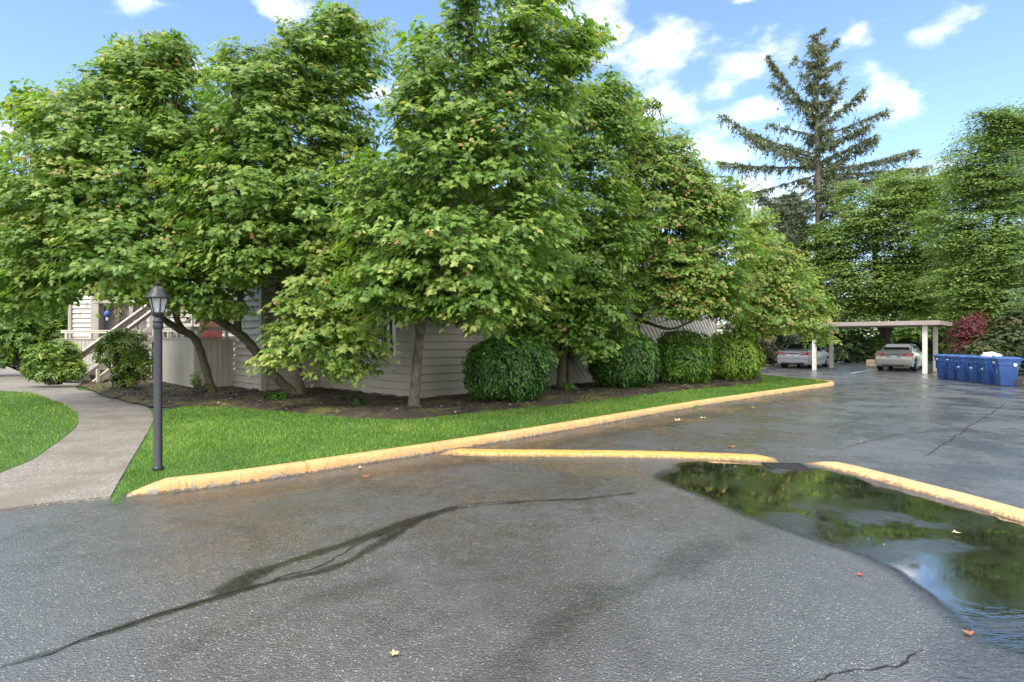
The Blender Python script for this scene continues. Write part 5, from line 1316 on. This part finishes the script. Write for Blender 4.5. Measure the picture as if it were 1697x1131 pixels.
# ------------------------------------------------------------------ shrubs
def clipped_bush(label, px, base_y, top_y, w_px, tint0, group='clipped laurel bushes along the wall'):
    c = P(px, base_y, 0.15); k = c[1] / F_PX; rx = w_px * k / 2; h = (base_y - top_y) * k; ry = rx * 0.95
    c = c + np.array([c[0], c[1], 0]) / np.linalg.norm(c[:2]) * ry * 0.75
    root = empty('clipped_bush', c, label, 'bush', group)
    cc = c + ZUP * (h * 0.50)
    s = np.array([rx, ry, h * 0.52])
    # twiggy interior
    bm = bmesh.new(); bmesh.ops.create_icosphere(bm, subdivisions=4, radius=1.0)
    for v in bm.verts:
        p = v.co; f = 0.80 + 0.05 * math.sin(p.x * 9 + p.y * 7) + 0.05 * math.sin(p.z * 11 + p.y * 5) + random.uniform(-.03, .03)
        q = np.sign(np.array(p)) * np.abs(np.array(p)) ** 0.90
        v.co = Vector(cc + q * s * f)
    me = bpy.data.meshes.new('stems'); bm.to_mesh(me); bm.free(); me.materials.append(TWIGS)
    o = bpy.data.objects.new('stems', me); COL.objects.link(o); o.parent = root; o.matrix_parent_inverse = root.matrix_basis.inverted()
    n = int(5200 * (rx + ry) ** 2 / 4 * 1.5)
    d = unit(n); q = np.sign(d) * np.abs(d) ** 0.90
    lump = 1 + 0.05 * np.sin(d[:, 0] * 5 + px) * np.sin(d[:, 2] * 4 + px * 2) + 0.04 * np.sin(d[:, 0] * 11 + px) + 0.04 * np.sin(d[:, 2] * 13 + d[:, 1] * 8) + 0.03 * np.sin(d[:, 1] * 17 + px)
    r = (1 - np.abs(RNG.normal(0, 0.085, n))) * lump + np.where(RNG.rand(n) < 0.06, RNG.uniform(0, 0.15, n), 0)
    p = cc + q * s * r[:, None]; kk = p[:, 2] > 0.22; p, d = p[kk], d[kk]; n = len(p)
    tip = np.column_stack([d[:, :2] * 0.5, 0.15 - 0.5 * (1 - d[:, 2])]) + RNG.normal(0, .42, (n, 3)) - ZUP * .1
    patch = np.sin(p[:, 0] * 4.1 + px) * np.sin(p[:, 2] * 5.3 + 1) * 0.08
    put_leaves('foliage', root, LAUREL, LAN_T, p, d + ZUP * .25 + RNG.normal(0, .38, (n, 3)), tip, RNG.uniform(0.085, 0.15, n), RNG.normal(tint0, 0.17, n) + patch)
TWIGS = plain('shrub_twigs', (0.030, 0.032, 0.014), 0.9, 0.4, 20, 0.01)
clipped_bush('nearest clipped laurel bush, dark green, right of the central trunk', 841, 670, 560, 146, 0.38)
clipped_bush('dark clipped laurel bush directly right of the twin trunk maple', 1033, 646, 548, 120, 0.44)
clipped_bush('half shaded half lit clipped bush between two other clipped bushes', 1132, 638, 548, 100, 0.68)  # leaf tint raised to paint in the light on its sunny half
clipped_bush('farthest clipped laurel bush, bright outside the tree shade, at the lawn tip', 1211, 632, 549, 96, 0.92)  # lightest leaf tint, painting in the light beyond the tree shade

def whorl_shrub(name, label, cat, blobs, Y, leaf, mat, tint0, group=None, n_per=26, ww=0.5, tmpl=None, wide=None, z_min=0.16, base_px=None):
    """loose shrub: shoots ending in rosettes of leaves"""
    bx = base_px or np.mean([b[0] for b in blobs]); base = Q(bx, 600, Y); base[2] = 0.12
    root = empty(name, base, label, cat, group); wood = MB(); C, O = [], []
    for b in blobs:
        px, py, rx, ry = b[:4]; yo = b[4] if len(b) > 4 else 0
        c = Q(px, py, Y + yo); k = Y / F_PX; s = np.array([rx * k, 0.8 * math.sqrt(rx * ry) * k, ry * k])
        n = max(6, int(n_per * s[0] * s[2] * 3.14 / (leaf * leaf * 2.2) * ww)); d = unit(n); r = 1 - np.abs(RNG.normal(0, .27, n))
        p = c + d * s * r[:, None]; kk = p[:, 2] > z_min; p, d = p[kk], d[kk]
        C.append(p); O.append(d)
        for q in range(min(14, len(p))):
            wood.tube(bez(base + RNG.normal(0, .08, 3) * [1, 1, 0], base * .35 + c * .65 + RNG.normal(0, .12, 3), p[q], 6), np.linspace(0.02, 0.006, 6), 5, cap=False)
    wood.build('stem', BARK_DARK, root, smooth=True)
    p, d = np.vstack(C), np.vstack(O); n, m = len(p), 7
    ax = nrm(d * 0.8 + ZUP * 0.75 + RNG.normal(0, .25, (n, 3))); e1 = nrm(np.cross(ax, unit(n))); e2 = np.cross(ax, e1)
    th = np.linspace(0, 6.283, m, endpoint=False)[None] + RNG.uniform(0, 6.28, (n, 1)) + RNG.normal(0, .25, (n, m))
    rad = e1[:, None] * np.cos(th)[..., None] + e2[:, None] * np.sin(th)[..., None]
    tip = rad + ax[:, None] * RNG.uniform(-.15, .55, (n, m, 1)); nor = ax[:, None] - rad * 0.25 + RNG.normal(0, .15, (n, m, 3))
    tint = np.clip(RNG.normal(tint0, .16, (n, 1)) + RNG.normal(0, .08, (n, m)), 0, 1)
    pos = p[:, None] + RNG.normal(0, leaf * .1, (n, m, 3))
    put_leaves('foliage', root, mat, tmpl or LAN_T, pos.reshape(-1, 3), nor.reshape(-1, 3), tip.reshape(-1, 3), (leaf * RNG.uniform(.7, 1.2, (n, m))).ravel(), tint.ravel())
    return root
ws = whorl_shrub
GR = 'rhododendrons along the path'
ws('rhododendron', 'rhododendron with dark stems directly in front of the staircase', 'shrub', [(203, 575, 40, 26), (174, 588, 18, 18), (226, 605, 28, 26), (208, 618, 24, 22), (205, 560, 40, 14), (240, 590, 16, 22)], 17.4, 0.15, RHODO, 0.72, GR, ww=.24, base_px=203)
ws('rhododendron', 'rounded rhododendron with yellowish left side at the path bend', 'shrub', [(75, 595, 32, 26), (100, 585, 32, 22), (60, 610, 22, 18), (105, 610, 34, 20), (84, 618, 40, 16), (120, 612, 24, 16)], 19.6, 0.15, RHODO, 0.72, GR, z_min=0.06, base_px=92)
ws('rhododendron', 'tall dark rhododendron mass under the leftmost maple', 'shrub', [(20, 540, 50, 50), (70, 520, 50, 38), (105, 500, 24, 36), (10, 580, 30, 28), (50, 560, 40, 34), (-30, 560, 50, 60), (100, 540, 18, 30), (40, 500, 40, 26)], 25.5, 0.17, RHODO, 0.64, GR, 20, 0.5)
GP = 'low plants in the planting bed'
ws('low_plant', 'low bluish green plant at the base of the two stem maple', 'plant', [(455, 664, 22, 13), (440, 670, 14, 9), (468, 660, 12, 10)], 14.0, 0.10, LAUREL, 0.35, GP, z_min=.1)
ws('low_plant', 'dark upright low plant on the bed edge left of the central trunk', 'plant', [(590, 672, 14, 18), (582, 684, 15, 8), (600, 683, 10, 9)], 12.9, 0.09, LAUREL, 0.25, GP, z_min=.1, ww=.35)
ws('low_plant', 'thin weedy sprig beside the leftmost maple trunk', 'plant', [(325, 628, 12, 12), (340, 640, 8, 6)], 15.7, 0.06, LAUREL, 0.75, GP, ww=.10, z_min=.1)
ws('low_plant', 'tiny ivy sprig on the foot of the twin trunk maple', 'plant', [(940, 641, 12, 8), (950, 646, 8, 4)], 16.7, 0.08, LAUREL, 0.6, GP, ww=.4, z_min=.1)
GS = 'shrubs behind the carport'
ws('flowering_shrub', 'pale brownish flowering shrub left of the silver sedan', 'shrub', [(1270, 572, 14, 26), (1262, 590, 18, 16), (1280, 590, 10, 14)], 38, 0.22, FLOWERY, 0.6, GS, tmpl=DIA_T)
ws('dark_shrub', 'dark shrub behind the posts left of the empty bay', 'shrub', [(1395, 585, 34, 22), (1420, 580, 22, 26), (1375, 575, 22, 26)], 43, 0.26, DARKLEAF, 0.35, GS, tmpl=DIA_T)
ws('dark_shrub', 'dark hedge shrub filling the gap behind the silver sedan', 'shrub', [(1250, 560, 40, 30), (1300, 565, 50, 30), (1345, 570, 34, 30), (1320, 540, 60, 24)], 47, 0.3, DARKLEAF, 0.3, GS, tmpl=DIA_T)
ws('green_shrub', 'light green shrub behind the timber planter', 'shrub', [(1440, 590, 14, 14), (1452, 575, 12, 20), (1430, 595, 10, 8)], 44, 0.24, LIMELEAF, 0.25, GS, tmpl=DIA_T)
ws('dark_shrub', 'dark green shrub low behind the champagne sedan', 'shrub', [(1535, 585, 30, 22), (1560, 592, 22, 18), (1500, 580, 24, 18), (1478, 588, 18, 14)], 44, 0.26, DARKLEAF, 0.4, GS, tmpl=DIA_T)
ws('lime_shrub', 'lime yellow shrub seen under the carport roof above the champagne sedan', 'shrub', [(1515, 552, 36, 20), (1490, 562, 20, 16), (1545, 555, 26, 18), (1530, 535, 40, 16)], 52, 0.30, LIMELEAF, 0.55, GS, tmpl=DIA_T)
ws('green_shrub', 'fresh green shrub right of the carport roof end', 'shrub', [(1575, 570, 20, 30), (1568, 545, 24, 20), (1585, 595, 14, 20)], 41, 0.24, LIMELEAF, 0.2, GS, tmpl=DIA_T)
ws('brown_shrub', 'big olive brown shrub behind the blue bins at the right', 'shrub', [(1640, 590, 44, 36), (1680, 570, 44, 40), (1660, 620, 46, 24), (1625, 610, 24, 26), (1720, 600, 50, 50), (1690, 535, 34, 24)], 27.5, 0.13, DARKLEAF, 0.62, GS, tmpl=DIA_T)
# far trees closing the horizon
GF = 'far trees closing the view'
far = dict(leaf=0.42, tmpl=DIA_T, mat=BEECH, bark=BARK_DARK, group=GF, spray=1.3, per=20, flat=0.4, red=0, cover=3.6, twig=0.02, back=0.6)
for i, (px, lobes, Y, tint, lab) in enumerate([
    (1290, [(1270, 500, 50, 50), (1320, 490, 50, 60), (1300, 550, 70, 30), (1240, 540, 40, 40)], 70, 0.12, 'dark far tree mass behind the low spreading maple'),
    (1400, [(1390, 540, 60, 26), (1440, 545, 50, 24), (1360, 545, 40, 34), (1420, 570, 80, 20)], 66, 0.15, 'dim far tree seen under the carport roof at the empty bay'),
    (1560, [(1540, 480, 50, 50), (1600, 470, 50, 50), (1570, 530, 60, 30), (1560, 575, 70, 20), (1510, 520, 50, 30)], 68, 0.55, 'light green far tree between the two layered trees'),
    (1700, [(1660, 500, 60, 60), (1730, 480, 70, 80), (1690, 560, 80, 40), (1640, 560, 50, 40)], 62, 0.25, 'far tree behind the red maple and olive shrub'),
    (40, [(20, 430, 60, 60), (80, 460, 50, 50), (-40, 460, 70, 80), (50, 520, 80, 50), (-20, 540, 80, 50)], 50, 0.3, 'far tree behind the dark rhododendron on the left')]):
    broadleaf('far_tree', lab, 'tree', Q(px, 594, Y) * [1, 1, 0], [[(px, 596, Y, .4), (px, 540, Y, .3), (px + 5, lobes[0][1], Y, .1)]], lobes, Y, axis_px=px, tint0=tint, **far)
hbk = empty('hanging_plant', (-16.9, 24.6, 2.9), 'pale trailing plant in a hanging basket at the far entry', 'plant')
m = MB(); m.lathe([(0.03, -0.16), (0.12, -0.12), (0.16, 0.0), (0.165, 0.02)], 14, (-16.68, 24.4, 2.78)); m.build('basket', TWIGS, hbk, smooth=True)
n = 260; d = unit(n); p = np.array([-16.68, 24.4, 2.72]) + d * np.array([.22, .20, .40]) * RNG.uniform(.5, 1, (n, 1))
put_leaves('foliage', hbk, FLOWERY, LAN_T, p, d + ZUP * .4, d - ZUP * .6, RNG.uniform(.08, .15, n), RNG.uniform(.2, 1, n))
